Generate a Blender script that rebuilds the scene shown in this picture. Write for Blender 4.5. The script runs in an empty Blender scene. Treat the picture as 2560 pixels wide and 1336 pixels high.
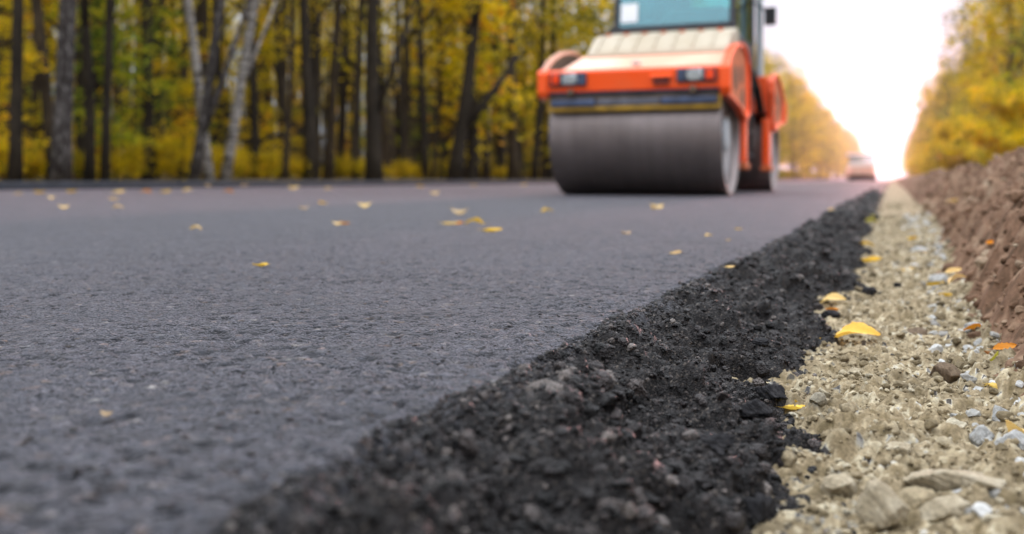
import bpy, bmesh, math, random
import numpy as np
from mathutils import Vector, Matrix
random.seed(7)
rng = np.random.default_rng(11)
S = bpy.context.scene
COL = S.collection
PI = math.pi

# ------------------------------------------------------------------ the camera's measures
H = 0.165                     # camera height over the road
FPX = 2489.0                  # focal length in photo pixels
TH = math.radians(20.9)       # the road runs along +Y, the camera is turned to its left
VH = 448.0                    # horizon row


def ray(u):
    a = (u - 1280) / FPX
    return (-math.sin(TH) + a * math.cos(TH), math.cos(TH) + a * math.sin(TH))


def at(u, v, z=0.0):
    d = (H - z) * FPX / (v - VH)
    r = ray(u)
    return Vector((r[0] * d, r[1] * d, z)), d


def at_x(u, X):
    r = ray(u)
    y = X * r[1] / r[0]
    return Vector((X, y, 0)), -X * math.sin(TH) + y * math.cos(TH)


# ------------------------------------------------------------------ numpy noise
def h2(ix, iy, k=0):
    n = (ix.astype(np.int64) * 374761393 + iy.astype(np.int64) * 668265263 + k * 974634777) & 0x7fffffff
    n = (n ^ (n >> 13)) * 1274126177 & 0x7fffffff
    n = (n ^ (n >> 16)) * 1911520717 & 0x7fffffff
    return ((n ^ (n >> 15)) & 0xffffff) / float(0xffffff)


def vnoise(x, y, k=0):
    ix, iy = np.floor(x), np.floor(y)
    fx, fy = x - ix, y - iy
    fx = fx * fx * (3 - 2 * fx); fy = fy * fy * (3 - 2 * fy)
    a, b = h2(ix, iy, k), h2(ix + 1, iy, k)
    c, d = h2(ix, iy + 1, k), h2(ix + 1, iy + 1, k)
    return (a + (b - a) * fx) * (1 - fy) + (c + (d - c) * fx) * fy - 0.5


def fbm(x, y, o=4, k=0):
    s, a = 0.0, 1.0
    for i in range(o):
        s = s + a * vnoise(x, y, k + i)
        x, y, a = x * 2.03 + 7.1, y * 2.03 + 3.7, a * 0.5
    return s


def worley(x, y, k=0):
    """F1, F2 and a random number of the nearest cell"""
    ix, iy = np.floor(x), np.floor(y)
    f1 = np.full(x.shape, 9.0); f2 = np.full(x.shape, 9.0); rn = np.zeros(x.shape)
    for dx in (-1, 0, 1):
        for dy in (-1, 0, 1):
            cx, cy = ix + dx, iy + dy
            px = cx + 0.1 + 0.8 * h2(cx, cy, k + 1); py = cy + 0.1 + 0.8 * h2(cx, cy, k + 2)
            d = np.sqrt((px - x) ** 2 + (py - y) ** 2)
            near = d < f1
            f2 = np.where(near, f1, np.minimum(f2, d))
            rn = np.where(near, h2(cx, cy, k + 3), rn)
            f1 = np.where(near, d, f1)
    return f1, f2, rn


def sstep(a, b, x):
    t = np.clip((x - a) / (b - a), 0, 1)
    return t * t * (3 - 2 * t)


# ------------------------------------------------------------------ object helpers
def tag(o, label=None, cat=None, group=None, kind=None):
    if label: o['label'] = label
    if cat: o['category'] = cat
    if group: o['group'] = group
    if kind: o['kind'] = kind
    return o


def link(o, parent=None):
    COL.objects.link(o)
    if parent is not None: o.parent = parent
    return o


def empty(name, loc=(0, 0, 0), rz=0, **kw):
    o = bpy.data.objects.new(name, None)
    o.empty_display_size = 0.1
    o.location = loc; o.rotation_euler = (0, 0, rz)
    link(o)
    return tag(o, **kw)


def mesh_np(name, V, F, mat, smooth=True, attrs=None, parent=None, colattr=None):
    V = np.asarray(V, dtype=np.float32); F = np.asarray(F, dtype=np.int32)
    me = bpy.data.meshes.new(name)
    me.vertices.add(len(V)); me.vertices.foreach_set('co', V.ravel())
    k = F.shape[1]
    me.loops.add(F.size); me.loops.foreach_set('vertex_index', F.ravel())
    me.polygons.add(len(F))
    me.polygons.foreach_set('loop_start', np.arange(0, F.size, k, dtype=np.int32))
    me.polygons.foreach_set('use_smooth', np.full(len(F), bool(smooth)))
    me.update(calc_edges=True)
    for n, a in (attrs or {}).items():
        at_ = me.attributes.new(n, 'FLOAT', 'POINT')
        at_.data.foreach_set('value', np.asarray(a, dtype=np.float32).ravel())
    me.materials.append(mat)
    o = bpy.data.objects.new(name, me)
    return link(o, parent)


def grid_faces(nr, nc):
    i = np.arange(nr * nc).reshape(nr, nc)
    return np.stack([i[:-1, :-1], i[:-1, 1:], i[1:, 1:], i[1:, :-1]], axis=-1).reshape(-1, 4)


def obj(name, bm, mat, parent=None, bevel=0.0, smooth=False, loc=None):
    me = bpy.data.meshes.new(name)
    bmesh.ops.recalc_face_normals(bm, faces=bm.faces)
    bm.to_mesh(me); bm.free()
    if smooth:
        for p in me.polygons: p.use_smooth = True
    me.materials.append(mat)
    o = bpy.data.objects.new(name, me)
    if loc: o.location = loc
    link(o, parent)
    if bevel:
        m = o.modifiers.new('bevel', 'BEVEL'); m.width = bevel; m.segments = 2; m.limit_method = 'ANGLE'
    return o


def box(bm, x0, x1, y0, y1, z0, z1):
    v = [bm.verts.new(p) for p in ((x0, y0, z0), (x1, y0, z0), (x1, y1, z0), (x0, y1, z0), (x0, y0, z1), (x1, y0, z1), (x1, y1, z1), (x0, y1, z1))]
    for f in ((0, 1, 2, 3), (4, 5, 6, 7), (0, 1, 5, 4), (1, 2, 6, 5), (2, 3, 7, 6), (3, 0, 4, 7)):
        bm.faces.new([v[i] for i in f])
    return bm


def prism(bm, pts, x0, x1):
    """a (y, z) outline pulled along x"""
    a = [bm.verts.new((x0, y, z)) for y, z in pts]; b = [bm.verts.new((x1, y, z)) for y, z in pts]
    n = len(pts)
    bm.faces.new(a); bm.faces.new(b[::-1])
    for i in range(n):
        bm.faces.new((a[i], a[(i + 1) % n], b[(i + 1) % n], b[i]))
    return bm


def tube(bm, pts, radii, seg=10, caps=True):
    rings = []
    pts = [Vector(p) for p in pts]
    if not hasattr(radii, '__len__'): radii = [radii] * len(pts)
    for i, p in enumerate(pts):
        d = (pts[min(i + 1, len(pts) - 1)] - pts[max(i - 1, 0)]).normalized()
        a = d.orthogonal().normalized() if abs(d.z) < 0.9 else d.cross(Vector((0, 1, 0))).normalized()
        b = d.cross(a)
        rings.append([bm.verts.new(p + (a * math.cos(2 * PI * k / seg) + b * math.sin(2 * PI * k / seg)) * radii[i]) for k in range(seg)])
    for r0, r1 in zip(rings, rings[1:]):
        for k in range(seg):
            bm.faces.new((r0[k], r0[(k + 1) % seg], r1[(k + 1) % seg], r1[k]))
    if caps:
        bm.faces.new(rings[0][::-1]); bm.faces.new(rings[-1])
    return bm


def lathe_x(bm, prof, seg=64, cy=0, cz=0):
    """a closed (x, r) outline turned about the x axis"""
    n = len(prof)
    rings = []
    for x, r in prof:
        if r < 1e-5:
            rings.append([bm.verts.new((x, cy, cz))])
        else:
            rings.append([bm.verts.new((x, cy + r * math.cos(2 * PI * k / seg), cz + r * math.sin(2 * PI * k / seg))) for k in range(seg)])
    for r0, r1 in zip(rings, rings[1:]):
        for k in range(seg):
            k2 = (k + 1) % seg
            q = [r0[k % len(r0)], r0[k2 % len(r0)], r1[k2 % len(r1)], r1[k % len(r1)]]
            q = list(dict.fromkeys(q))
            if len(q) > 2: bm.faces.new(q)
    return bm


def dup(root, loc, rz=0.0, sc=None, label=None, group=None):
    r = root.copy(); COL.objects.link(r)
    r.location = loc; r.rotation_euler = (root.rotation_euler[0], root.rotation_euler[1], rz)
    if sc is not None: r.scale = sc if hasattr(sc, '__len__') else (sc, sc, sc)
    if label: r['label'] = label
    if group: r['group'] = group
    for ch in root.children:
        c = ch.copy(); COL.objects.link(c); c.parent = r
        for g in ch.children:
            d = g.copy(); COL.objects.link(d); d.parent = c
    return r


# ------------------------------------------------------------------ materials
class M:
    def __init__(s, name):
        s.m = bpy.data.materials.new(name); s.m.use_nodes = True
        s.t = s.m.node_tree; s.b = s.t.nodes['Principled BSDF']; s.out = s.t.nodes['Material Output']

    def n(s, typ, **kw):
        x = s.t.nodes.new('ShaderNode' + typ)
        for k, v in kw.items():
            if k.startswith('i_'):
                x.inputs[k[2:].replace('_', ' ')].default_value = v
            else: setattr(x, k, v)
        return x

    def l(s, a, b): s.t.links.new(a, b); return s

    def coord(s, which='Object', scale=(1, 1, 1)):
        if which == 'Position': c = s.n('NewGeometry').outputs['Position']
        else: c = s.n('TexCoord').outputs[which]
        if scale != (1, 1, 1):
            mp = s.n('Mapping'); mp.inputs['Scale'].default_value = scale; s.l(c, mp.inputs['Vector']); c = mp.outputs[0]
        return c

    def noise(s, scale, detail=5, rough=0.6, co=None):
        x = s.n('TexNoise'); x.inputs['Scale'].default_value = scale; x.inputs['Detail'].default_value = detail; x.inputs['Roughness'].default_value = rough
        if co is not None: s.l(co, x.inputs['Vector'])
        return x.outputs['Fac']

    def ramp(s, fac, stops, interp='LINEAR'):
        x = s.n('ValToRGB'); r = x.color_ramp; r.interpolation = interp
        while len(r.elements) < len(stops): r.elements.new(0.5)
        for e, (p, c) in zip(r.elements, stops):
            e.position = p
            e.color = (c, c, c, 1) if not hasattr(c, '__len__') else (*c[:3], 1)
        s.l(fac, x.inputs[0]); return x.outputs['Color']

    def attr(s, name): return s.n('Attribute', attribute_name=name).outputs['Fac']

    def mix(s, fac, a, b, mode='MIX'):
        x = s.n('Mix', data_type='RGBA', blend_type=mode)
        for v, i in ((fac, 0), (a, 6), (b, 7)):
            if isinstance(v, (int, float)): x.inputs[i].default_value = v
            elif hasattr(v, 'is_linked') or hasattr(v, 'links'): s.l(v, x.inputs[i])
            else: x.inputs[i].default_value = (*v[:3], 1)
        return x.outputs[2]

    def math(s, op, a, b=0.0):
        x = s.n('Math', operation=op)
        for v, i in ((a, 0), (b, 1)):
            if isinstance(v, (int, float)): x.inputs[i].default_value = v
            else: s.l(v, x.inputs[i])
        return x.outputs[0]

    def base(s, c):
        if hasattr(c, 'links'): s.l(c, s.b.inputs['Base Color'])
        else: s.b.inputs['Base Color'].default_value = (*c[:3], 1)
        return s

    def set(s, rough=None, metal=None, spec=None, coat=None):
        for v, k in ((rough, 'Roughness'), (metal, 'Metallic'), (spec, 'Specular IOR Level'), (coat, 'Coat Weight')):
            if v is None: continue
            if hasattr(v, 'links'): s.l(v, s.b.inputs[k])
            else: s.b.inputs[k].default_value = v
        return s

    def bump(s, h, strength=0.5, dist=0.01):
        x = s.n('Bump'); x.inputs['Strength'].default_value = strength; x.inputs['Distance'].default_value = dist
        s.l(h, x.inputs['Height']); s.l(x.outputs[0], s.b.inputs['Normal']); return s


def m_road():
    m = M('asphalt'); p = m.coord('Position')
    cell, edge, gap = m.attr('cell'), m.attr('edge'), m.attr('gap')
    col = m.ramp(cell, [(0.0, (.005, .0056, .0075)), (.35, (.012, .0137, .0195)), (.75, (.021, .0230, .031)), (.95, (.038, .040, .049)), (.965, (.085, .055, .042)), (.985, (.06, .062, .070)), (1.0, (.11, .105, .105))])
    ps = m.n('VectorMath', operation='ADD')
    wn = m.n('TexNoise'); wn.inputs['Scale'].default_value = 160; m.l(p, wn.inputs['Vector'])
    ws = m.n('VectorMath', operation='SCALE'); ws.inputs['Scale'].default_value = .006; m.l(wn.outputs['Color'], ws.inputs[0])
    m.l(p, ps.inputs[0]); m.l(ws.outputs[0], ps.inputs[1])
    def vor(scale, feat):
        v = m.n('TexVoronoi'); v.feature = feat; v.inputs['Scale'].default_value = scale; m.l(ps.outputs[0], v.inputs['Vector']); return v
    va, ve = vor(120, 'F1'), vor(120, 'DISTANCE_TO_EDGE')
    vb = vor(260, 'F1')
    sep = m.n('SeparateColor'); m.l(va.outputs['Color'], sep.inputs[0])
    sep2 = m.n('SeparateColor'); m.l(vb.outputs['Color'], sep2.inputs[0])
    coarse = m.ramp(m.noise(7, 5, .65, p), [(.36, .25), (.66, 1.0)])
    col = m.mix(.55, col, m.ramp(sep.outputs[0], [(0, (.005, .0056, .007)), (.45, (.017, .0185, .0245)), (.8, (.036, .037, .045)), (.93, (.085, .083, .088)), (.965, (.13, .080, .055)), (1, (.19, .18, .165))]))
    col = m.mix(.7, col, m.ramp(sep2.outputs[0], [(0, .12), (.5, .5), (1, .86)]), 'OVERLAY')
    crack = m.math('MULTIPLY', m.ramp(ve.outputs['Distance'], [(.0, 1.0), (.16, 0.0)]), coarse)
    hole = m.math('MULTIPLY', m.ramp(sep.outputs[1], [(.74, 0.0), (.80, 1.0)]), coarse)
    hole = m.math('MULTIPLY', hole, m.ramp(va.outputs['Distance'], [(.30, 1.0), (.48, 0.0)]))
    inv = m.math('SUBTRACT', 1.0, edge)
    deep = m.math('MULTIPLY', m.math('MAXIMUM', m.math('MULTIPLY', crack, .75), hole), inv)
    col = m.mix(deep, col, (.006, .006, .0075))  # cracks and pits darkened, their shade put into the colour
    col = m.mix(inv, col, m.mix(1.0, col, m.ramp(m.noise(75, 6, .7, p), [(.34, .22), (.5, .85), (.68, 1.9)]), 'MULTIPLY'))
    brown = m.ramp(m.noise(2.3, 5, .6, p), [(.48, 0.0), (.72, .55)])
    col = m.mix(m.math('MULTIPLY', brown, inv), col, m.mix(1.0, col, (1.25, 1.02, .86), 'MULTIPLY'))
    big = m.ramp(m.noise(1.3, 4, .6, p), [(.35, .82), (.65, 1.12)])
    col = m.mix(1.0, col, big, 'MULTIPLY')
    st = m.coord('Position', (1.6, .06, 1))
    col = m.mix(.8, col, m.ramp(m.noise(2.2, 4, .6, st), [(.35, .86), (.65, 1.1)]), 'MULTIPLY')
    col = m.mix(gap, col, (.014, .014, .017))  # painted shade for the modelled gaps, pits and scars
    dark = m.ramp(cell, [(0, (.002, .0018, .0018)), (.6, (.0065, .0054, .0053)), (.9, (.017, .014, .0135)), (1, (.04, .034, .030))])
    fv = m.n('TexVoronoi'); fv.feature = 'F1'; fv.inputs['Scale'].default_value = 520; m.l(ps.outputs[0], fv.inputs['Vector'])
    fs = m.n('SeparateColor'); m.l(fv.outputs['Color'], fs.inputs[0])
    dark = m.mix(.8, dark, m.ramp(fs.outputs[0], [(0, (.002, .0018, .0018)), (.6, (.009, .0075, .0073)), (.88, (.022, .018, .017)), (.97, (.075, .062, .052)), (1, (.13, .11, .09))]))
    col = m.mix(edge, col, dark)
    m.base(col).set(rough=m.math('ADD', m.math('MULTIPLY', edge, -.1), .66), spec=m.math('SUBTRACT', .22, m.math('MULTIPLY', edge, .02)))
    hgt = m.math('ADD', m.math('MULTIPLY', m.noise(900, 3, .7, p), .45), m.math('MULTIPLY', deep, -2.2))
    fg = m.n('TexVoronoi'); fg.feature = 'F1'; fg.inputs['Scale'].default_value = 520; m.l(ps.outputs[0], fg.inputs['Vector'])
    hgt = m.math('ADD', hgt, m.math('MULTIPLY', m.math('MULTIPLY', fg.outputs['Distance'], edge), -1.6))
    m.bump(hgt, .7, .0016)
    m.b.inputs['Sheen Roughness'].default_value = .19; m.b.inputs['Sheen Tint'].default_value = (.93, .89, 1, 1)
    m.l(m.math('MULTIPLY', inv, .38), m.b.inputs['Sheen Weight'])
    return m.m


def m_crumb():
    m = M('loose_asphalt'); p = m.coord('Position'); r = m.attr('rnd')
    col = m.ramp(r, [(0, (.002, .0017, .0016)), (.42, (.007, .0053, .0051)), (.74, (.022, .0172, .0165)), (.92, (.062, .050, .046)), (1, (.17, .146, .13))])
    fv = m.n('TexVoronoi'); fv.feature = 'F1'; fv.inputs['Scale'].default_value = 560; m.l(p, fv.inputs['Vector'])
    fs = m.n('SeparateColor'); m.l(fv.outputs['Color'], fs.inputs[0])
    col = m.mix(.75, col, m.ramp(fs.outputs[0], [(0, .1), (.6, .45), (.9, .72), (1, .97)]), 'OVERLAY')
    m.base(col).set(rough=.48, spec=.32)
    m.bump(m.math('ADD', m.math('MULTIPLY', fv.outputs['Distance'], -1.6), m.math('MULTIPLY', m.noise(900, 3, .7, p), .4)), .9, .0016)
    return m.m


def m_gravel(attr):
    m = M('gravel' if attr == 'cell' else 'rubble'); p = m.coord('Position'); r = m.attr(attr)
    col = m.ramp(r, [(0, (.15, .115, .06)), (.45, (.255, .200, .120)), (.75, (.35, .288, .182)), (.92, (.50, .44, .31)), (.97, (.46, .445, .40)), (1, (.08, .07, .06))])
    col = m.mix(.6, col, m.ramp(m.noise(260, 5, .75, p), [(.3, .12), (.7, .86)]), 'OVERLAY')
    col = m.mix(.7, col, m.ramp(m.noise(9, 4, .6, p), [(.3, .55), (.7, 1.15)]), 'MULTIPLY')
    if attr == 'rnd':
        col = m.ramp(r, [(0, (.15, .118, .068)), (.5, (.26, .208, .128)), (.85, (.36, .30, .195)), (.97, (.47, .42, .31)), (1, (.07, .065, .06))])
        col = m.mix(.6, col, m.ramp(m.noise(260, 5, .75, p), [(.3, .12), (.7, .86)]), 'OVERLAY')
        col = m.mix(.7, col, m.ramp(m.noise(9, 4, .6, p), [(.3, .55), (.7, 1.15)]), 'MULTIPLY')
    if attr == 'cell':
        col = m.mix(m.attr('tar'), col, (.018, .017, .019))
    m.base(col).set(rough=.95, spec=.2).bump(m.noise(600, 4, .75, p), .7, .002)
    return m.m


def m_pale():
    m = M('pale_rubble'); p = m.coord('Position')
    col = m.ramp(m.attr('rnd'), [(0, (.22, .21, .19)), (.5, (.33, .325, .30)), (1, (.50, .50, .48))])
    col = m.mix(.6, col, m.ramp(m.noise(200, 5, .75, p), [(.28, .2), (.72, .82)]), 'OVERLAY')
    m.base(col).set(rough=.9, spec=.25).bump(m.noise(400, 5, .75, p), .7, .002)
    return m.m


def m_stone(name, c0, c1, c2):
    m = M(name); p = m.coord('Object')
    n = m.noise(45, 6, .75, p)
    col = m.ramp(n, [(.25, c0), (.5, c1), (.78, c2)])
    col = m.mix(.5, col, m.ramp(m.noise(330, 4, .7, p), [(.3, .2), (.7, .85)]), 'OVERLAY')
    m.base(col).set(rough=.92, spec=.25).bump(m.noise(260, 6, .75, p), .7, .003)
    return m.m


def m_soil():
    m = M('soil'); p = m.coord('Position'); r = m.attr('cell')
    col = m.ramp(r, [(0, (.075, .045, .026)), (.5, (.160, .092, .057)), (.9, (.245, .160, .104)), (1, (.33, .26, .18))])
    col = m.mix(.6, col, m.ramp(m.noise(120, 6, .75, p), [(.28, .2), (.72, .85)]), 'OVERLAY')
    col = m.mix(.6, col, m.ramp(m.noise(5, 4, .6, p), [(.3, .72), (.7, 1.25)]), 'MULTIPLY')
    m.base(col).set(rough=.97, spec=.15).bump(m.noise(300, 5, .75, p), .7, .004)
    return m.m


def m_litter():
    m = M('leaf_litter'); p = m.coord('Position')
    col = m.ramp(m.noise(9, 6, .75, p), [(.28, (.035, .024, .012)), (.5, (.085, .055, .02)), (.62, (.20, .13, .02)), (.75, (.30, .20, .03))])
    col = m.mix(.8, col, m.ramp(m.noise(.5, 4, .6, p), [(.3, .55), (.7, 1.2)]), 'MULTIPLY')
    m.base(col).set(rough=.95, spec=.15).bump(m.noise(14, 6, .7, p), .8, .05)
    return m.m


def leafy(m, col, trans, rough=.6):
    """a leaf: diffuse with light coming through"""
    m.base(col).set(rough=rough, spec=.25)
    t = m.n('BsdfTranslucent')
    if hasattr(col, 'links'): m.l(col, t.inputs[0])
    else: t.inputs[0].default_value = (*col, 1)
    x = m.n('MixShader'); x.inputs[0].default_value = trans
    m.l(m.b.outputs[0], x.inputs[1]); m.l(t.outputs[0], x.inputs[2]); m.l(x.outputs[0], m.out.inputs[0])
    return m.m


def m_foliage(name, stops):
    m = M(name); r = m.attr('rnd')
    oi = m.n('ObjectInfo')
    v = m.math('ADD', r, m.math('MULTIPLY', m.math('SUBTRACT', oi.outputs['Random'], .5), .3))
    col = m.ramp(v, stops)
    return leafy(m, col, .48)


def m_leaf():
    m = M('fallen_leaf'); oi = m.n('ObjectInfo'); p = m.coord('Object')
    col = m.mix(.45, oi.outputs['Color'], m.ramp(m.noise(120, 4, .7, p), [(.3, .15), (.7, .8)]), 'OVERLAY')
    spot = m.ramp(m.noise(60, 3, .6, p), [(.62, 0), (.70, 1)])
    col = m.mix(m.math('MULTIPLY', spot, .6), col, (.16, .07, .012))
    m.bump(m.noise(90, 3, .6, p), .4, .001)
    return leafy(m, col, .3, .5)


def m_bark(name, c0, c1, c2, sc=(6, 6, 1.2)):
    m = M(name); p = m.coord('Object', sc)
    n = m.noise(3.0, 6, .7, p)
    col = m.ramp(n, [(.3, c0), (.52, c1), (.75, c2)])
    big = m.ramp(m.noise(.8, 3, .6, m.coord('Object')), [(.35, .65), (.65, 1.3)])
    col = m.mix(.8, col, big, 'MULTIPLY')
    m.base(col).set(rough=.95, spec=.15).bump(n, .8, .03)
    return m.m


def m_birch():
    m = M('birch_bark'); p = m.coord('Object', (2, 2, 9))
    n = m.noise(1.6, 5, .7, p)
    col = m.ramp(n, [(.38, (.03, .025, .022)), (.46, (.16, .14, .12)), (.56, (.33, .30, .27)), (.75, (.46, .43, .39))])
    m.base(col).set(rough=.85, spec=.2).bump(n, .5, .02)
    return m.m


def m_paint(name, c, dust=.35, dustc=(.30, .22, .15), rough=.38, dscale=2.2):
    m = M(name); p = m.coord('Object')
    f = m.ramp(m.noise(dscale, 7, .65, p), [(.40, 0.0), (.72, 1.0)])
    f2 = m.ramp(m.noise(dscale * 14, 4, .7, p), [(.55, 0), (.75, .6)])
    fac = m.math('MULTIPLY', m.math('MAXIMUM', f, f2), dust)
    m.base(m.mix(fac, c, dustc)).set(rough=m.math('ADD', m.math('MULTIPLY', fac, .5), rough), spec=.5)
    return m.m


def m_drum():
    m = M('drum_steel'); p = m.coord('Object', (14, .5, .5)); q = m.coord('Object')
    n = m.noise(1.0, 5, .7, p)
    col = m.ramp(n, [(.2, (.17, .140, .132)), (.55, (.215, .180, .172)), (.85, (.265, .228, .222))])
    col = m.mix(.5, col, m.ramp(m.noise(4, 5, .65, q), [(.35, .75), (.7, 1.2)]), 'MULTIPLY')
    m.base(col).set(rough=m.math('ADD', m.math('MULTIPLY', n, .2), .36), metal=.72)
    m.bump(n, .12, .004)
    return m.m


def m_plain(name, c, rough=.5, metal=0.0, var=.25, sc=8):
    m = M(name); p = m.coord('Object')
    v = m.ramp(m.noise(sc, 5, .65, p), [(.3, 1 - var), (.7, 1 + var)])
    m.base(m.mix(1.0, c, v, 'MULTIPLY')).set(rough=rough, metal=metal)
    return m.m


def m_glass(name, c, gl=.6):
    m = M(name); t = m.t
    tr = m.n('BsdfTransparent'); tr.inputs[0].default_value = (*c, 1)
    g = m.n('BsdfGlossy'); g.inputs['Roughness'].default_value = .05; g.inputs['Color'].default_value = (.62, .9, .95, 1)
    lw = m.n('LayerWeight'); lw.inputs[0].default_value = gl
    x = m.n('MixShader'); m.l(lw.outputs['Fresnel'], x.inputs[0]); m.l(tr.outputs[0], x.inputs[1]); m.l(g.outputs[0], x.inputs[2])
    m.l(x.outputs[0], m.out.inputs[0]); t.nodes.remove(m.b)
    return m.m


ROAD, CRUMB, GRAVEL, RUBBLE, SOIL, LITTER = m_road(), m_crumb(), m_gravel('cell'), m_gravel('rnd'), m_soil(), m_litter()
CLOD = m_soil()
# ------------------------------------------------------------------ the ground under everything
px = np.array([-420, -120, -60, -30, -16, -13.2, -12.75, -12.6, -12.2, -6, -0.6, .3, 1.5, 2.2, 3.0, 6, 12, 40, 150, 420.0])
pz = np.array([14.0, 4.2, 1.1, .34, .16, .12, .08, -.3, -.3, -.3, -.3, -.3, -.3, -.05, .08, .12, .2, .4, 1.2, 3.0])
py = np.concatenate([[-400, -200, -100, -40, -10, -3], np.arange(0, 60, 1.5), np.arange(60, 200, 6.0), [220, 260, 320, 400, 500, 620]])
gx = np.unique(np.concatenate([px, np.arange(-40, -13, .8), np.arange(2.2, 14, .8)]))
GX, GY = np.meshgrid(gx, py)
GZ = np.interp(GX, px, pz)
rough_zone = np.where((GX < -13) | (GX > 2.3), 1.0, 0.0)
GZ = GZ + rough_zone * .09 * fbm(GX * .4, GY * .4, 3, 5)
tag(mesh_np('ground', np.stack([GX, GY, GZ], -1).reshape(-1, 3), grid_faces(len(py), len(gx)), LITTER), kind='structure')


def ground_z(x, y):
    return float(np.interp(x, px, pz))


# ------------------------------------------------------------------ the road with its crumbling edge
def rows(y0, step0, k1, y1, k2, y2):
    ys = [y0]
    while ys[-1] < y1: ys.append(ys[-1] + max(step0, k1 * ys[-1]))
    while ys[-1] < y2: ys.append(ys[-1] + k2 * ys[-1])
    return np.array(ys)


def edge_x(y):
    near = np.interp(y, [0, .5, 1.2, 3, 8, 40], [-.275, -.278, -.288, -.262, -.262, -.27])
    return near + .030 * fbm(y * 3.1, y * 0 + 3.3, 3, 21) * np.interp(y, [0, 6, 30], [1, 1, .6]) + .012 * vnoise(y * 22, y * 0 + 1.3, 24)


def toe_x(y):
    return np.interp(y, [0, .66, .9, 1.4, 1.7, 2.5, 6, 40], [-.085, -.085, -.11, -.13, -.10, -.09, -.115, -.12]) + .035 * fbm(y * 4.3, y * 0 + 8.1, 4, 33) + .016 * vnoise(y * 30, y * 0 + 2.2, 36)


TOE_Z = -.092
ys = np.concatenate([[-220, -120, -60, -30, -15, -7, -3, -1.5, -.8, -.4, -.2, -.08, 0, .06, .1, .13], rows(.15, .0022, .0033, 7.0, .021, 420)])
off = [0.0]
while off[-1] < 11.98:
    off.append(off[-1] + (.0022 if off[-1] < .75 else min(.0022 + (off[-1] - .75) * .0085, .4)))
off = np.array(off); off = off / off[-1]
ns = 112
Yr = ys[:, None]
xe = edge_x(ys)[:, None]; xt = toe_x(ys)[:, None]
left = xe - (xe + 12.30) * off[::-1][None, :]
tt = np.linspace(0, 1, ns + 1)[1:][None, :]
slope = xe + (xt + .06 - xe) * tt
X = np.concatenate([left, slope], axis=1)
Y = np.broadcast_to(Yr, X.shape).copy()
T = np.concatenate([np.zeros_like(left), np.broadcast_to(tt, slope.shape)], axis=1)
shape_t = T ** 1.25
Z = (TOE_Z - .02) * (0.75 * shape_t + .25 * sstep(0, 1, T))
D = X - xe                                                  # across the edge, negative on the road
edge = sstep(-.03, .022, D + .035 * fbm(X * 28, Y * 28, 3, 41))
fade = np.interp(Y, [0, 1.6, 4.5, 9], [1, 1, .35, 0])
# packed stones of the rolled surface
f1, f2, r1 = worley(X / .0085, Y / .0085, 1)
g1 = 1 - sstep(.02, .22, f2 - f1)
f1b, f2b, r2 = worley(X / .0042 + 5, Y / .0042, 9)
patch = fbm(X * 7, Y * 7, 3, 60)
proud = (r1 > .9) * np.clip(1 - f1 * 1.4, 0, 1)
pit = sstep(.45, .6, r2) * (r1 < np.clip(.07 + .26 * (patch + .12), .02, .42)) * np.clip(1.2 - f1 * 1.5, 0, 1)
h1, h2_, r5 = worley(X / .017 + .4 * vnoise(X * 90, Y * 90, 81), Y / .017, 80)
seg = fbm(X * 5, Y * 5, 4, 84)
scar = np.clip(1 - h1 * 1.5, 0, 1) * (r5 < np.clip(.10 + .5 * seg, .03, .5))
lift = np.clip(1.1 - h1 * 1.5, 0, 1) ** .5 * (r5 > .93)
road_h = -.0042 * scar + .0014 * lift + .0007 * vnoise(X / .011, Y / .011, 88) - .0009 * g1 + .0007 * (r1 - .5) - .0005 * f1b + .0006 * proud - .0034 * pit + .0022 * fbm(X * 9, Y * 9, 3, 70)
road_h = road_h * fade + .004 * fbm(X * .8, Y * .35, 3, 75) * sstep(.0, .5, -D)
# clumps of the loose edge
U = D * 1.25
w = .6 * vnoise(X * 50, Y * 50, 103)
billow = lambda sc, k: np.abs(vnoise(U / sc + w, Y / sc + w * .7, k)) * 2
d1, d2_, q2 = worley(U / .0125 + w, Y / .0125 + w, 110)
e1, e2_, q3 = worley(U / .0056, Y / .0056, 120)
mid = np.clip(1 - d1 * 1.1, 0, 1) * (.25 + 1.0 * q2)
fin = np.clip(1 - e1 * 1.1, 0, 1) * (.3 + .9 * q3)
clump = .019 * billow(.050, 131) + .012 * billow(.021, 133) + .0050 * mid + .0040 * billow(.009, 135) + .0022 * fin + .034 * fbm(U * 10, Y * 9, 3, 130) + .010 * billow(.085, 137)
clump = clump * np.interp(Y, [0, 6.5, 7.5], [1, 1, 0]) + np.interp(Y, [0, 6.5, 7.5, 14, 40], [0, 0, 1, .7, .4]) * (.014 + .03 * fbm(U * 3.5, Y * 1.6, 3, 130))
ridge = np.exp(-((D - .012) / .030) ** 2) * (.006 + .014 * fbm(Y * 9, D * 9, 3, 140))
Z = Z + road_h * (1 - edge) + edge * (clump - .031) + ridge
X = X + edge * (clump * .45) * sstep(0, .3, T)
cell = np.where(edge > .5, .55 * q2 + .45 * q3, np.where(lift > .3, .55 + .45 * r1, r1))
cell = .5 + (cell - .5) * np.where(edge > .5, np.maximum(fade, .25), fade)
gap = np.clip(g1 * .5 + pit * .9 + scar * 1.2, 0, 1) * fade * (1 - edge)
ROAD_V = np.stack([X, Y, Z], -1); ROAD_T, ROAD_D = T, D
tag(mesh_np('road', np.stack([X, Y, Z], -1).reshape(-1, 3), grid_faces(*X.shape), ROAD, True, dict(cell=cell, edge=edge, gap=gap)), kind='structure')

# ------------------------------------------------------------------ the gravel strip beside the road
def gravel_low(x, y):
    return TOE_Z + .004 + .014 * fbm(x * 6, y * 4, 3, 200) + .02 * sstep(.10, .2, x)


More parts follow.
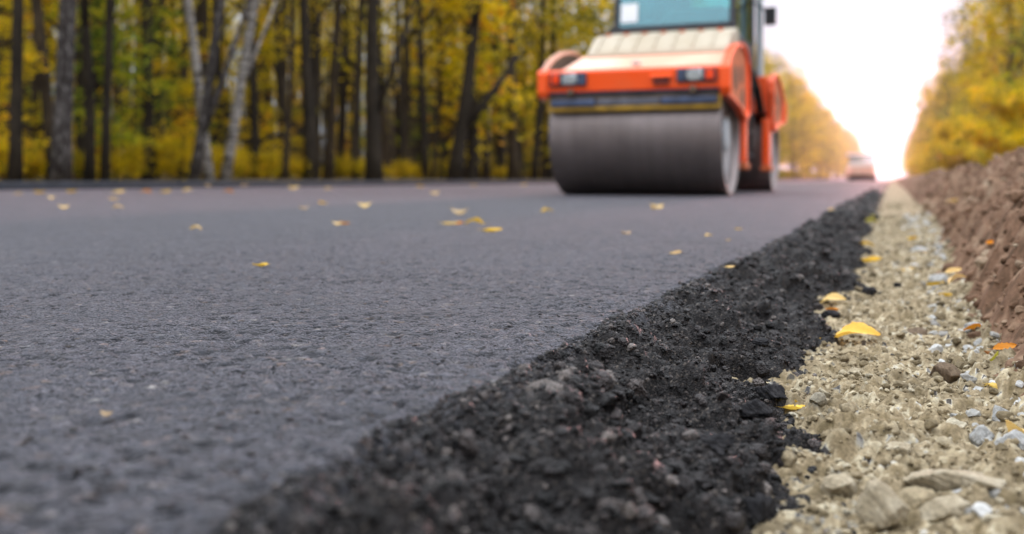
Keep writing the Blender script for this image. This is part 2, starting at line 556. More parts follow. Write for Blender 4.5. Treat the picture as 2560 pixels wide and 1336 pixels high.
yg = np.concatenate([[-220, -60, -15, -3, -1.2, -.5, -.2, 0, .1, .2], rows(.28, .0024, .0036, 7.0, .024, 420)])
xg = np.concatenate([np.arange(-.36, -.20, .02), np.arange(-.20, .30, .0024), np.arange(.30, .46, .02)])
X, Y = np.meshgrid(xg, yg)
Z = gravel_low(X, Y)
fd = np.interp(Y, [0, 3, 8, 20], [1, 1, .6, .2])
w = .35 * vnoise(X * 45, Y * 45, 203)
b1, _, k2 = worley(X / .017 + w, Y / .019, 220)
c1, _, k3 = worley(X / .0075, Y / .0075, 230)
bil = lambda sc, k: np.abs(vnoise(X / sc + w * .7, Y / sc + w, k)) * 2
L = lambda f: np.clip(1 - f * f * 1.4, 0, 1)
stony = sstep(-.10, .14, X + .25 * fbm(X * 5, Y * 5, 2, 240))
Z = Z + fd * ((.6 + .75 * stony) * (.016 * bil(.045, 251) + .011 * bil(.020, 252)) + .0056 * bil(.0095, 253) + .0040 * bil(.0046, 254) + L(b1) * .0034 * k2 + L(c1) * .0018 * k3 - .008)
tar = sstep(.86, .9, k3) * (k2 > .35) * sstep(.05, -.12, X) * .9
cell = np.clip(.5 + (.45 * k2 + .55 * k3 - .5) * 1.25 * fd, 0, 1)
GRAV_V = np.stack([X, Y, Z], -1)
tag(mesh_np('gravel_strip', np.stack([X, Y, Z], -1).reshape(-1, 3), grid_faces(*X.shape), GRAVEL, True, dict(cell=cell, tar=tar)), kind='structure')

# ------------------------------------------------------------------ the bank of dug soil
def bank_low(x, y):
    foot = np.interp(y, [0, 1.2, 2, 3, 6, 20], [.15, .112, .12, .16, .215, .25]) + .035 * fbm(y * 2.2, y * 0 + 5, 3, 300)
    t = (x - foot)
    top = .212 + .07 * fbm(y * 1.1, x * 1.3, 3, 310) + np.interp(y, [0, 3, 20, 60], [0, 0, .02, .03])
    z = TOE_Z - .03 + (top - TOE_Z + .03) * sstep(-.05, .31, t) ** .72
    return z - np.interp(x, [.9, 1.8, 2.6], [0, .06, .3])


yb = np.concatenate([[-220, -60, -15, -3, -1, -.3, 0, .2, .4], rows(.6, .005, .006, 9, .03, 420)])
xb = np.concatenate([np.arange(.07, .62, .0045), np.arange(.62, 1.4, .013), np.arange(1.4, 2.7, .05)])
X, Y = np.meshgrid(xb, yb)
Z = bank_low(X, Y)
fd = np.interp(Y, [0, 6, 20, 60], [1, 1, .6, .3])
w = .4 * vnoise(X * 20, Y * 20, 303)
b1, _, k2 = worley(X / .042 + w, Y / .042, 340)
c1, _, k3 = worley(X / .016, Y / .016, 350)
bil = lambda sc, k: np.abs(vnoise(X / sc + w * .7, Y / sc + w, k)) * 2
Z = Z + fd * sstep(.09, .22, X) * (.066 * bil(.13, 361) + .042 * bil(.058, 362) + .012 * bil(.024, 363) + .006 * bil(.011, 364) + L(b1) * .008 * k2 + .02 * fbm(X * 12, Y * 12, 4, 360) - .050)
X = X - fd * (bil(.055, 362) - .4) * .012 * sstep(.12, .3, X)
cell = np.clip(.5 + (.5 * k2 + .5 * k3 - .5) * 1.1 * fd, 0, 1)
BANK_V = np.stack([X, Y, Z], -1)
tag(mesh_np('dirt_bank', np.stack([X, Y, Z], -1).reshape(-1, 3), grid_faces(*X.shape), SOIL, True, dict(cell=cell)), kind='structure')

# ------------------------------------------------------------------ loose stones
def rock_proto(sub, seed, cuts=7, amp=.22):
    bm = bmesh.new(); bmesh.ops.create_icosphere(bm, subdivisions=sub, radius=1)
    r = np.random.default_rng(seed)
    V = np.array([v.co[:] for v in bm.verts]); F = np.array([[v.index for v in f.verts] for f in bm.faces]); bm.free()
    for _ in range(cuts):
        d = r.normal(size=3); d /= np.linalg.norm(d); lim = r.uniform(.55, .85)
        k = V @ d; over = np.clip(k - lim, 0, None); V = V - over[:, None] * d * .92
    n = fbm(V[:, 0] * 1.7 + V[:, 2] * 1.1 + seed, V[:, 1] * 1.7 - V[:, 2] * .9, 4, seed)
    n2 = fbm(V[:, 0] * 5 + V[:, 2] * 3.7 + seed, V[:, 1] * 5 - V[:, 2] * 3.1, 3, seed + 9)
    n3 = fbm(V[:, 0] * 14 + V[:, 2] * 9 + seed, V[:, 1] * 14 - V[:, 2] * 8, 3, seed + 19) if sub > 3 else 0
    V = V * (1 + amp * n + amp * .35 * n2 + .05 * n3)[:, None]
    return V, F


PROT1 = [rock_proto(2, 10 + i) for i in range(6)]
PROT2 = [rock_proto(4, 30 + i, 9, .30) for i in range(6)]


def rand_rot(n):
    q = rng.normal(size=(n, 4)); q /= np.linalg.norm(q, axis=1)[:, None]
    w, x, y, z = q.T
    return np.stack([1 - 2 * (y * y + z * z), 2 * (x * y - z * w), 2 * (x * z + y * w), 2 * (x * y + z * w), 1 - 2 * (x * x + z * z), 2 * (y * z - x * w),
                     2 * (x * z - y * w), 2 * (y * z + x * w), 1 - 2 * (x * x + y * y)], -1).reshape(n, 3, 3)


def scatter(name, P, size, mat, protos, kind='stuff', flat=.75, attr='rnd', smooth=False):
    VV, FF, RR = [], [], []
    base = 0
    which = rng.integers(0, len(protos), len(P))
    for i, (V, F) in enumerate(protos):
        idx = np.nonzero(which == i)[0]
        if not len(idx): continue
        n = len(idx)
        sc = size[idx][:, None] * rng.uniform(.65, 1.2, (n, 3))
        W = V[None] * sc[:, None, :]
        W = np.einsum('nij,nvj->nvi', rand_rot(n), W)
        W[..., 2] *= flat
        W += P[idx][:, None, :]
        VV.append(W.reshape(-1, 3)); FF.append((F[None] + (np.arange(n) * len(V))[:, None, None]).reshape(-1, 3) + base)
        RR.append(np.repeat(rng.random(n), len(V))); base += n * len(V)
    return tag(mesh_np(name, np.concatenate(VV), np.concatenate(FF), mat, smooth, {attr: np.concatenate(RR)}), kind=kind)


def ydist(n, y0, y1):                                   # even in the picture: more of them near
    u = rng.random(n); return y0 * (y1 / y0) ** u


def pick(V, mask, n, wt=None):
    idx = np.nonzero(mask.ravel())[0]
    p = None
    if wt is not None:
        p = wt.ravel()[idx]; p = p / p.sum()
    return V.reshape(-1, 3)[rng.choice(idx, n, p=p)] + rng.normal(0, .0012, (n, 3)) * np.array([1, 1, 0])


# crumbs on the edge slope and a few rolled out onto the road and the gravel
yv = ROAD_V[..., 1]
P = pick(ROAD_V, (ROAD_D > -.02) & (yv > .27) & (yv < 18), 60000, np.where((ROAD_D < .03), 1.5, 1.0))
sz = np.clip(rng.lognormal(math.log(.00125), .60, len(P)), .0006, .0080) * np.interp(P[:, 1], [.3, 1.6, 3, 9], [1, 1.1, 1.9, 5.0])
P[:, 2] += sz * .1
scatter('loose_asphalt', P, sz, CRUMB, PROT1, flat=.85)
P = pick(ROAD_V, (ROAD_T > .05) & (yv > .27) & (yv < 5), 620, np.where(yv < .9, 3.0, .6))
sz = np.clip(rng.lognormal(math.log(.0068), .35, len(P)), .004, .016) * np.interp(P[:, 1], [.3, 1.6, 5], [.9, 1, 1.5])
scatter('asphalt_chunks', P, sz, CRUMB, PROT2, flat=.8)
n = 520
y = ydist(n, .4, 3.2); x = toe_x(y) + np.abs(rng.normal(0, .04, n)) + .004
scatter('asphalt_crumbs', np.stack([x, y, gravel_low(x, y) + .003], -1), np.clip(rng.lognormal(math.log(.0020), .5, n), .001, .006), CRUMB, PROT1)
n = 900
y = ydist(n, .4, 3.0); x = edge_x(y) - .004 - rng.exponential(.10, n)
scatter('road_grit', np.stack([x, y, np.full(n, .0002)], -1), np.clip(rng.lognormal(math.log(.0013), .4, n), .0006, .0032), CRUMB, PROT1, flat=.5)
# small rubble of the gravel strip
xv, yv = GRAV_V[..., 0], GRAV_V[..., 1]
gm = (yv > .36) & (yv < 11) & (xv < .24) & (xv > toe_x(yv) + .004)
P = pick(GRAV_V, gm, 15000)
sz = np.clip(rng.lognormal(math.log(.0016), .62, len(P)), .0007, .009) * np.interp(P[:, 1], [.4, 2, 4, 11], [.9, 1.2, 1.8, 3.2])
P[:, 2] += sz * .25
scatter('rubble', P, sz, RUBBLE, PROT1, flat=.8)
P = pick(GRAV_V, gm & (yv < 6), 420, .12 + sstep(-.03, .14, xv))
sz = np.clip(rng.lognormal(math.log(.0062), .38, len(P)), .004, .017) * np.interp(P[:, 1], [.4, 2, 6], [.9, 1.1, 1.8])
scatter('larger_rubble', P, sz, RUBBLE, PROT2, flat=.75, smooth=True)
P = pick(GRAV_V, gm & (yv < 7) & (xv > .06 + .03 * vnoise(yv * 6, yv * 0 + 4, 77)), 420)
sz = np.clip(rng.lognormal(math.log(.0065), .36, len(P)), .003, .011) * np.interp(P[:, 1], [.4, 2, 7], [.9, 1.2, 2.0])
scatter('pale_rubble', P, sz, m_pale(), PROT2, flat=.8, smooth=True)
# crumbs of soil on the bank
xv, yv = BANK_V[..., 0], BANK_V[..., 1]
P = pick(BANK_V, (yv > .9) & (yv < 16) & (xv > .10) & (xv < 1.1), 8000)
sz = np.clip(rng.lognormal(math.log(.0050), .55, len(P)), .002, .022) * np.interp(P[:, 1], [1, 4, 16], [.8, 1.2, 2.4])
scatter('soil_crumbs', P, sz, CLOD, PROT1, flat=.85, attr='cell')
P = pick(BANK_V, (yv > 1.0) & (yv < 14) & (xv > .11) & (xv < 1.0), 220)
sz = np.clip(rng.lognormal(math.log(.014), .4, len(P)), .007, .026) * np.interp(P[:, 1], [1, 4, 14], [.75, 1.2, 2.0])
P[:, 2] += sz * .3
scatter('soil_clods', P, sz, CLOD, PROT1, flat=.85, attr='cell')

# single stones, by their place in the photograph: u, v of the foot, width in pixels, height share, kind, label
GREY = m_stone('grey_stone', (.17, .17, .16), (.33, .33, .315), (.52, .53, .52))
TAN = m_stone('tan_stone', (.16, .13, .08), (.32, .27, .185), (.48, .43, .33))
BLK = m_stone('asphalt_clump', (.005, .005, .006), (.015, .0145, .016), (.05, .047, .048))
BRN = m_stone('brown_clod', (.07, .045, .027), (.13, .092, .06), (.21, .165, .115))
STN = [
    (2400, 1278, 250, .30, TAN, 'broad flat tan slab of rock, largest stone on the gravel', 'rock', 0.15),
    (2205, 1330, 135, .85, TAN, 'blocky upright tan rock beside the broad flat slab', 'rock', .4),
    (2100, 1252, 100, .62, TAN, 'pale pointed tan rock behind the blocky upright one', 'rock', .9),
    (2370, 1326, 130, .6, TAN, 'rounded tan rock in front of the broad flat slab', 'rock', 1.2),
    (2560, 1262, 110, .5, TAN, 'grey-tan rock just beyond the end of the broad slab', 'rock', .5),
    (2250, 1168, 100, .55, TAN, 'half buried rounded tan rock in the middle of the gravel', 'rock', 2.0),
    (2200, 1075, 80, .5, TAN, 'low flat tan stone in smooth fine gravel', 'stone', .2),
    (2145, 952, 62, .35, TAN, 'thin flat tan stone near two black asphalt crumbs', 'stone', .3),
    (2300, 1120, 75, .5, TAN, 'angular tan stone between the grey stones and smooth gravel', 'stone', 1.1),
    (2370, 972, 84, .8, BRN, 'round brown clod of clay before the soil bank', 'clod', .2),
    (2300, 850, 60, .4, BRN, 'low brown clod on the gravel behind the yellow leaf', 'clod', .9),
    (2335, 1190, 90, .45, BRN, 'dull brown flat lump above the broad slab', 'clod', 1.9),
    (2505, 1072, 58, .95, GREY, 'squarish pale grey stone at the foot of the bank', 'stone', .5),
    (2478, 1022, 48, .8, GREY, 'whitish angular stone behind the squarish grey one', 'stone', 1.3),
    (2553, 1052, 75, .7, GREY, 'large pale grey stone at the frame edge by the bank', 'stone', .1),
    (2462, 1128, 62, 1.0, GREY, 'tall elongated pale grey stone before the bank', 'stone', 2.4),
    (2540, 1150, 90, .75, GREY, 'grey stone next to the pale fallen leaf at the bank', 'stone', .7),
    (2390, 1060, 44, .6, GREY, 'small whitish stone in brown clods', 'stone', .7),
    (2438, 848, 56, .8, GREY, 'pale grey stone under the orange leaf by the bank', 'stone', .6),
    (2452, 880, 44, .8, GREY, 'small bright grey stone below the orange leaf', 'stone', 2.2),
    (2500, 912, 60, .5, GREY, 'chalky white stone with a standing yellow leaf', 'stone', 1.7),
    (2420, 800, 60, .4, GREY, 'flat pale stone along the ditch line of the bank', 'stone', 1.0),
    (2252, 926, 26, .9, GREY, 'tiny white pebble alone on fine tan gravel', 'pebble', .3),
    (2203, 985, 20, .8, GREY, 'tiny white pebble near the middle of the gravel strip', 'pebble', .8),
    (2345, 715, 50, .6, GREY, 'blurred pale stone under the yellow leaf cluster', 'stone', .1),
    (2300, 640, 46, .5, GREY, 'blurred whitish stone farther along the gravel', 'stone', .5),
    (2048, 908, 26, .85, BLK, 'small round black asphalt crumb with a twin beside it', 'asphalt lump', .4),
    (2087, 916, 20, .9, BLK, 'smaller black asphalt crumb next to its round twin', 'asphalt lump', 1.4),
    (2030, 1076, 46, .5, BLK, 'flattish black asphalt lump just below the upright leaf', 'asphalt lump', .2),
    (2175, 742, 40, .65, BLK, 'black asphalt lump alone on the blurred gravel', 'asphalt lump', .1),
    (2245, 722, 26, .6, BLK, 'faint small black lump beyond the lone asphalt lump', 'asphalt lump', .6),
    (1945, 1184, 46, .7, BLK, 'black asphalt lump beside the foot of the slope', 'asphalt lump', .3),
    (1966, 1142, 30, .6, BLK, 'small black crumb lying on the tan gravel by two lumps', 'asphalt lump', 1.0),
    (1962, 1116, 28, .6, BLK, 'small black crumb, upper of two on the tan gravel', 'asphalt lump', 2.0),
    (2070, 1176, 16, .8, BLK, 'tiny black asphalt pebble on the tan gravel', 'asphalt lump', 2.0),
    (1900, 1310, 82, .85, BLK, 'largest black asphalt block at the foot of the slope', 'asphalt lump', .5),
    (1895, 1200, 56, .6, BLK, 'rounded black lump on the slope foot', 'asphalt lump', 1.5),
    (1925, 1010, 82, .6, BLK, 'big black asphalt lump level with the upright yellow leaf', 'asphalt lump', .2),
    (1880, 1060, 80, .7, BLK, 'knobby black lump left of the upright yellow leaf', 'asphalt lump', .8),
    (1870, 1110, 70, .6, BLK, 'dark lump on the slope below the knobby one', 'asphalt lump', 1.8),
    (1785, 1140, 105, .55, BLK, 'long greyish lump with a bare flat top on the slope', 'asphalt lump', 2.5),
    (1900, 870, 46, .5, BLK, 'dark lump half way down the sharp part of the slope', 'asphalt lump', 2.5),
    (2075, 800, 48, .5, BLK, 'dark lump at the slope foot before the big curled leaf', 'asphalt lump', .5),
]
for i, (u, v, wpx, hh, mt, lab, cat, rz) in enumerate(STN):
    onslope = mt is BLK and u < 1935
    zz = TOE_Z + (.012 if onslope else .004)
    p, d = at(u, v, zz)
    if p.x > .17: p, d = at(u, v, zz + .02)
    if onslope:
        tpos = (p.x - float(edge_x(np.array([p.y]))[0])) / (float(toe_x(np.array([p.y]))[0]) + .06 - float(edge_x(np.array([p.y]))[0]))
        if 0 < tpos < 1:
            for _ in range(3):                             # settle on the slope along its own sight line
                tp = (p.x - float(edge_x(np.array([p.y]))[0])) / (float(toe_x(np.array([p.y]))[0]) + .06 - float(edge_x(np.array([p.y]))[0]))
                tp = min(max(tp, 0), 1)
                zz = (TOE_Z - .02) * (.75 * tp ** 1.25 + .25 * float(sstep(0, 1, np.array(tp)))) + .006
                p, d = at(u, v, zz)
    wid = wpx * d / FPX
    V, F = rock_proto(5, 60 + i, cuts=16, amp=.15) if mt is not BLK else rock_proto(5, 60 + i, cuts=10, amp=.50)
    V = V / np.ptp(V, axis=0)[None] * 2
    V = V * np.array([wid / 2, wid / 2 * (.75 + .3 * random.random()), wid * hh / 2])
    o = mesh_np({'rock': 'rock', 'stone': 'stone', 'pebble': 'pebble', 'clod': 'clay_clod', 'asphalt lump': 'asphalt_lump'}[cat], V, F, mt, True)
    o.location = (p.x, p.y + wid * .3, p.z + wid * hh * (.48 if hh > .4 else .72))
    o.rotation_euler = (random.uniform(-.12, .12), random.uniform(-.12, .12), TH * .6 + (rz - .5) * .5 if hh < .5 else rz)
    tag(o, lab, cat, {'rock': 'stones on the gravel strip', 'stone': 'stones on the gravel strip', 'pebble': 'stones on the gravel strip', 'clod': 'clay clods on the gravel strip', 'asphalt lump': 'asphalt lumps fallen from the road edge'}[cat])

# ------------------------------------------------------------------ fallen leaves
LEAF = m_leaf()


def leaf_proto(bend, cup, twist, seed, wid=.52):
    r = np.random.default_rng(seed)
    nu, nv = 17, 9
    V, F = [], []
    for i in range(nu):
        t = i / (nu - 1)
        w_ = wid * .5 * (math.sin(PI * t ** .8) ** .75) * (1 + .10 * math.sin(i * 2.4 + seed))
        for j in range(nv):
            s = j / (nv - 1) * 2 - 1
            x = t - .5; yv = s * w_
            zz = bend * (x * x * 4) + cup * s * s * w_ * 2 + twist * x * s * w_ * 2 + .02 * math.sin(9 * t + 4 * s + seed) - .018 * (1 - abs(s)) ** 4
            V.append((x * (1 - .25 * bend), yv, zz))
    F = grid_faces(nu, nv)
    V = np.array(V)
    # the stalk: a thin strip with four sides
    st = []
    for k in range(5):
        q = k / 4
        for dx, dz in ((-.008, 0), (0, .010), (.008, 0), (0, -.006)):
            st.append((-.5 * (1 - .25 * bend) - .22 * q, dx + .05 * q * q, bend + dz + .04 * q))
    o = len(V)
    sf = [[o + k * 4 + a, o + k * 4 + (a + 1) % 4, o + (k + 1) * 4 + (a + 1) % 4, o + (k + 1) * 4 + a] for k in range(4) for a in range(4)]
    V = np.concatenate([V, np.array(st)]); F = np.concatenate([F, np.array(sf)])
    V[:, 2] -= V[:, 2].min()
    return V, F


LP = [leaf_proto(.07, .22, .3, 1), leaf_proto(-.16, .35, -.3, 2, .46), leaf_proto(.10, -.35, .5, 3, .6), leaf_proto(.13, .3, .3, 4, .5), leaf_proto(-.11, .12, .7, 5, .52)]
LM = []
for V, F in LP:
    me_o = mesh_np('fallen_leaf', V, F, LEAF)
    LM.append(me_o.data); bpy.data.objects.remove(me_o)
YEL, ORG, PAL, GRN, BRW, TANC = (.66, .42, .035), (.66, .26, .02), (.70, .50, .20), (.50, .46, .05), (.36, .14, .03), (.42, .30, .17)
# u, v, width in pixels, z of the ground, colour, shape, tilt, label
LV = [
    (268, 1046, 44, 0, TANC, 2, .0, 'faded tan leaf lying flat on the asphalt, nearest of all leaves on the road'),
    (650, 668, 54, 0, YEL, 0, .0, 'lone curled yellow leaf on the sharp part of the asphalt'),
    (490, 577, 40, 0, PAL, 1, .0, 'pale yellow leaf on blurred asphalt behind the lone curled one'),
    (845, 565, 34, 0, PAL, 2, .0, 'pale half of a leaf pair on the asphalt'),
    (858, 562, 34, 0, ORG, 3, .2, 'orange brown leaf curled over a pale one on the asphalt'),
    (1124, 563, 48, 0, PAL, 0, .0, 'pale orange leaf at the end of the row of three on the road'),
    (1145, 562, 34, 0, ORG, 3, .2, 'orange leaf in the middle of the row of three on the road'),
    (1186, 564, 58, 0, YEL, 1, .0, 'yellow leaf at the end of the row of three on the road'),
    (1230, 581, 60, 0, YEL, 0, .1, 'curled bright yellow leaf just before the row of three'),
    (1150, 539, 56, 0, TANC, 2, .0, 'faint flattened leaf on the asphalt behind the row of three'),
    (910, 520, 42, 0, PAL, 2, .0, 'pale flat leaf alone in the middle of the blurred road'),
    (1368, 532, 34, 0, YEL, 1, .1, 'yellow orange leaf on the road in front of the drum'),
    (1643, 524, 40, 0, PAL, 2, .0, 'pale yellow leaf on the road below the drum'),
    (805, 510, 26, 0, YEL, 3, .3, 'small bright leaf standing up in the middle of the road'),
    (160, 523, 32, 0, PAL, 2, .0, 'pale leaf, nearer of two on the far left asphalt'),
    (295, 523, 32, 0, PAL, 1, .0, 'pale leaf with a second leaf right behind it on the road'),
    (283, 500, 26, 0, PAL, 3, .2, 'small upright leaf behind the pale one on the road'),
    (760, 525, 30, 0, TANC, 2, .0, 'flat dull leaf on the road before the small bright one'),
    (1690, 637, 38, 0, PAL, 3, .3, 'pale orange leaf tipped up on the road near the black edge'),
    (1846, 576, 26, 0, PAL, 0, .2, 'small pale leaf on the road to the side of the drum'),
    (1772, 593, 22, 0, PAL, 1, .1, 'tiny pale leaf between the tipped up leaf and the drum'),
    (1820, 604, 16, 0, TANC, 2, .1, 'tiny dull leaf close to the road edge'),
    (1565, 588, 30, 0, TANC, 2, .0, 'faint flat leaf on the road under the drum'),
    (1824, 672, 32, .006, PAL, 0, .2, 'pale orange leaf caught on the crest of the black edge'),
    (2080, 529, 22, 0, PAL, 1, .2, 'small pale leaf far along the road by its edge'),
    (1085, 487, 26, 0, PAL, 2, .1, 'pale leaf on the far side of the road before the birches end'),
    (100, 484, 34, 0, YEL, 3, .2, 'bright leaf by the kerb, first of the two below the big mottled trunk'),
    (180, 482, 34, 0, YEL, 3, .3, 'bright leaf by the kerb below the big mottled trunk'),
    (45, 489, 22, 0, PAL, 1, .1, 'pale leaf by the kerb at the frame edge'),
    (130, 498, 24, 0, PAL, 2, .1, 'pale leaf lying a little before the two bright kerb leaves'),
    (297, 483, 34, 0, PAL, 3, .2, 'pale leaf by the kerb below a thin dark trunk'),
    (365, 484, 30, 0, ORG, 1, .2, 'orange leaf by the kerb with a yellow one next to it'),
    (415, 482, 30, 0, YEL, 3, .2, 'yellow leaf by the kerb next to the orange one'),
    (468, 481, 30, 0, PAL, 1, .2, 'pale leaf by the kerb before the crossed birches'),
    (570, 483, 28, 0, ORG, 1, .2, 'orange leaf by the kerb below the leaning birch'),
    (735, 474, 34, 0, PAL, 2, .1, 'pale wide leaf by the kerb beyond the leaning birch'),
    (820, 476, 22, 0, PAL, 1, .2, 'small pale leaf by the kerb near a dark trunk'),
    (1050, 468, 38, 0, YEL, 3, .3, 'brightest yellow leaf standing against the far kerb'),
    (1185, 465, 26, 0, PAL, 3, .2, 'pale leaf at the kerb, second from the drum'),
    (1310, 464, 26, 0, PAL, 3, .2, 'pale leaf at the kerb next to the drum'),
    (520, 467, 24, .12, PAL, 3, .3, 'pale leaf lying on the kerb top before the crossed birches'),
    (612, 466, 26, .12, TANC, 3, .3, 'brownish leaf lying on the kerb top beside the leaning birch'),
    (2082, 757, 64, -.085, PAL, 4, .3, 'pale orange curled leaf at the foot of the black slope'),
    (2080, 780, 40, -.086, ORG, 3, .2, 'deep orange leaf tucked under the pale curled one'),
    (2140, 850, 122, -.085, (.78, .47, .08), 4, .18, 'biggest yellow leaf arched on the gravel'),
    (1986, 1028, 60, -.085, (.85, .58, .10), 0, .1, 'pale yellow curled leaf at the foot of the slope'),
    (1992, 1020, 34, -.078, YEL, 3, 1.2, 'small upright yellow leaf standing in the curled one'),
    (2165, 618, 34, -.085, YEL, 1, .2, 'small yellow leaf far down the slope foot'),
    (2180, 656, 50, -.085, YEL, 3, .2, 'yellow leaf pair member lying across the gravel edge'),
    (2190, 548, 34, -.085, GRN, 3, .4, 'greenish yellow leaf far along the gravel edge'),
    (2176, 560, 34, -.085, GRN, 1, .4, 'second greenish leaf next to the far one at the edge'),
    (2284, 604, 30, -.08, YEL, 1, .3, 'yellow leaf on blurred pale gravel'),
    (2306, 640, 30, -.08, PAL, 1, .2, 'pale leaf on blurred pale gravel'),
    (2275, 680, 36, -.08, PAL, 3, .2, 'tan leaf lying mid gravel behind the black lump'),
    (2340, 715, 46, -.07, YEL, 0, .3, 'yellow leaf on top of the pale stone by the bank'),
    (2362, 742, 36, -.07, YEL, 3, .2, 'lower yellow leaf under the leaf on the pale stone'),
    (2395, 706, 46, -.02, PAL, 1, .7, 'pale leaf leaning on the foot of the soil bank'),
    (2384, 682, 40, -.02, PAL, 0, .5, 'upper pale leaf at the foot of the soil bank'),
    (2384, 512, 44, .10, PAL, 1, .5, 'pale leaf high on the soil bank, farther of two'),
    (2396, 534, 46, .09, PAL, 0, .6, 'pale leaf high on the soil bank, nearer of two'),
    (2474, 610, 30, .07, ORG, 3, .6, 'small orange leaf stuck on the face of the bank'),
    (2440, 834, 72, -.055, ORG, 4, .3, 'orange arched leaf over the pale grey stones'),
    (2512, 876, 56, -.03, ORG, 0, .4, 'orange tipped leaf against the foot of the bank'),
    (2490, 905, 46, -.045, GRN, 3, 1.2, 'slender yellow green leaf standing on end'),
    (2476, 890, 34, -.045, BRW, 3, .5, 'brown withered leaf behind the standing one'),
    (2486, 975, 58, -.05, (.72, .50, .12), 2, .3, 'yellow leaf half folded on the grey stones'),
    (2458, 962, 32, -.05, ORG, 3, 1.0, 'small orange leaf upright beside the folded one'),
    (2552, 1098, 80, -.05, PAL, 2, .7, 'large pale leaf propped on a grey stone'),
    (2505, 1124, 40, -.055, (.74, .42, .03), 3, .6, 'small deep yellow leaf beside the propped pale one'),
]
def slope_z(x, y):
    e = float(edge_x(np.array([y]))[0]); t_ = float(toe_x(np.array([y]))[0]) + .03
    return x, (x - e) / (t_ - e)


for i, (u, v, wpx, z, c, k, tilt, lab) in enumerate(LV):
    p, d = at(u, v, z)
    if z < -.02 or (z > .03 and z != .12):                 # where its sight line first meets the gravel or the bank
        r_ = ray(u)
        dd = np.arange(.45, 12, .004)
        x_, y_, z_ = r_[0] * dd, r_[1] * dd, H - (v - VH) / FPX * dd
        hit = np.nonzero(z_ < np.maximum(gravel_low(x_, y_) + .008, bank_low(x_, y_) + .016))[0]
        if len(hit):
            d = dd[hit[0]]; p = Vector((x_[hit[0]], y_[hit[0]], z_[hit[0]]))
    o = bpy.data.objects.new('fallen_leaf', LM[k]); COL.objects.link(o)
    L_ = min(wpx * (1.12 if z < -.01 else .92) * d / FPX, .17)
    o.scale = (L_ * .95,) * 3
    o.location = (p.x, p.y, p.z + .0015)
    o.rotation_euler = (tilt * random.choice((1, 1, -.6)), -tilt * .5 if tilt < 1 else -1.1, TH + random.uniform(-.45, .45) + (PI if i % 3 == 1 else 0))
    j = .85 + .3 * random.random()
    o.color = (c[0] * j, c[1] * j, c[2], 1)
    tag(o, lab, 'leaf', 'fallen leaves on the road' if z >= 0 and z < .05 else 'fallen leaves beside the road')

# ------------------------------------------------------------------ the far kerb
bm = bmesh.new()
yk = 2.0
while yk < 300:
    ln = 1.0 if yk < 80 else 8.0
    e = random.uniform(-.006, .006)
    pr = [(-12.55, -.2), (-12.55, .118 + e), (-12.535, .128 + e), (-12.33, .128 + e), (-12.305, .112 + e), (-12.295, -.2)]
    a = [bm.verts.new((x_, yk, z_)) for x_, z_ in pr]; b = [bm.verts.new((x_, yk + ln - .012, z_)) for x_, z_ in pr]
    bm.faces.new(a); bm.faces.new(b[::-1])
    for q in range(6): bm.faces.new((a[q], a[(q + 1) % 6], b[(q + 1) % 6], b[q]))
    yk += ln
KERB = m_plain('kerb_stone', (.020, .022, .030), .7, 0, .5, 3)
tag(obj('kerb', bm, KERB), kind='structure')

# ------------------------------------------------------------------ the road roller
ORANGE = m_paint('orange_paint', (.98, .088, .002), .24, (.46, .20, .08), .36)
ODUST_GLARE = m_paint('dusty_glare_orange_paint', (.82, .37, .24), .8, (.80, .60, .48), .36, dscale=1.2)  # paler orange: dust, and sky glare painted into the colour
OWORN = m_paint('worn_orange_paint', (.66, .12, .02), .85, (.27, .15, .085), .5, dscale=2.6)
CREAM = m_paint('cream_plastic', (.44, .385, .29), .5, (.36, .29, .19), .6)
DARK = m_plain('dark_plastic', (.022, .023, .03), .5, 0, .4)
BLACK = m_plain('black_rubber', (.012, .012, .014), .65, 0, .4)
BLUE = m_plain('blue_scraper', (.045, .065, .12), .5, 0, .5)
SLATE = m_plain('slate_scraper', (.10, .10, .12), .6, 0, .5)
OCHRE = m_plain('ochre_bar', (.30, .17, .012), .65, 0, .5)
MUD = m_plain('muddy_steel', (.10, .068, .042), .8, 0, .5)
STEEL = m_drum()
ENDM = m_plain('drum_end_steel', (.28, .255, .25), .55, .25, .3, 5)
PALE = m_plain('pale_grey_metal', (.42, .44, .46), .5, .2, .15)
LENS = m_plain('lamp_lens', (.45, .50, .54), .15, .4, .35, 26)
AMBER = m_plain('indicator_lens', (.85, .06, .01), .2, 0, .1)
GLASS = m_glass('tinted_glass', (.42, .70, .72))
GLASS2 = m_glass('side_glass', (.40, .86, .80), .5)
PAPER = m_plain('paper', (.78, .80, .82), .8, 0, .05)
SEATM = m_plain('seat_cloth', (.06, .10, .13), .8, 0, .3)
INTER = m_plain('cab_lining', (.20, .30, .31), .7, 0, .2)

XC, YC = -2.305, 9.84
R = .60
roller = empty('road_roller', (XC, YC, 0), label='orange tandem road roller with a dusty steel drum on the fresh asphalt', cat='road roller')


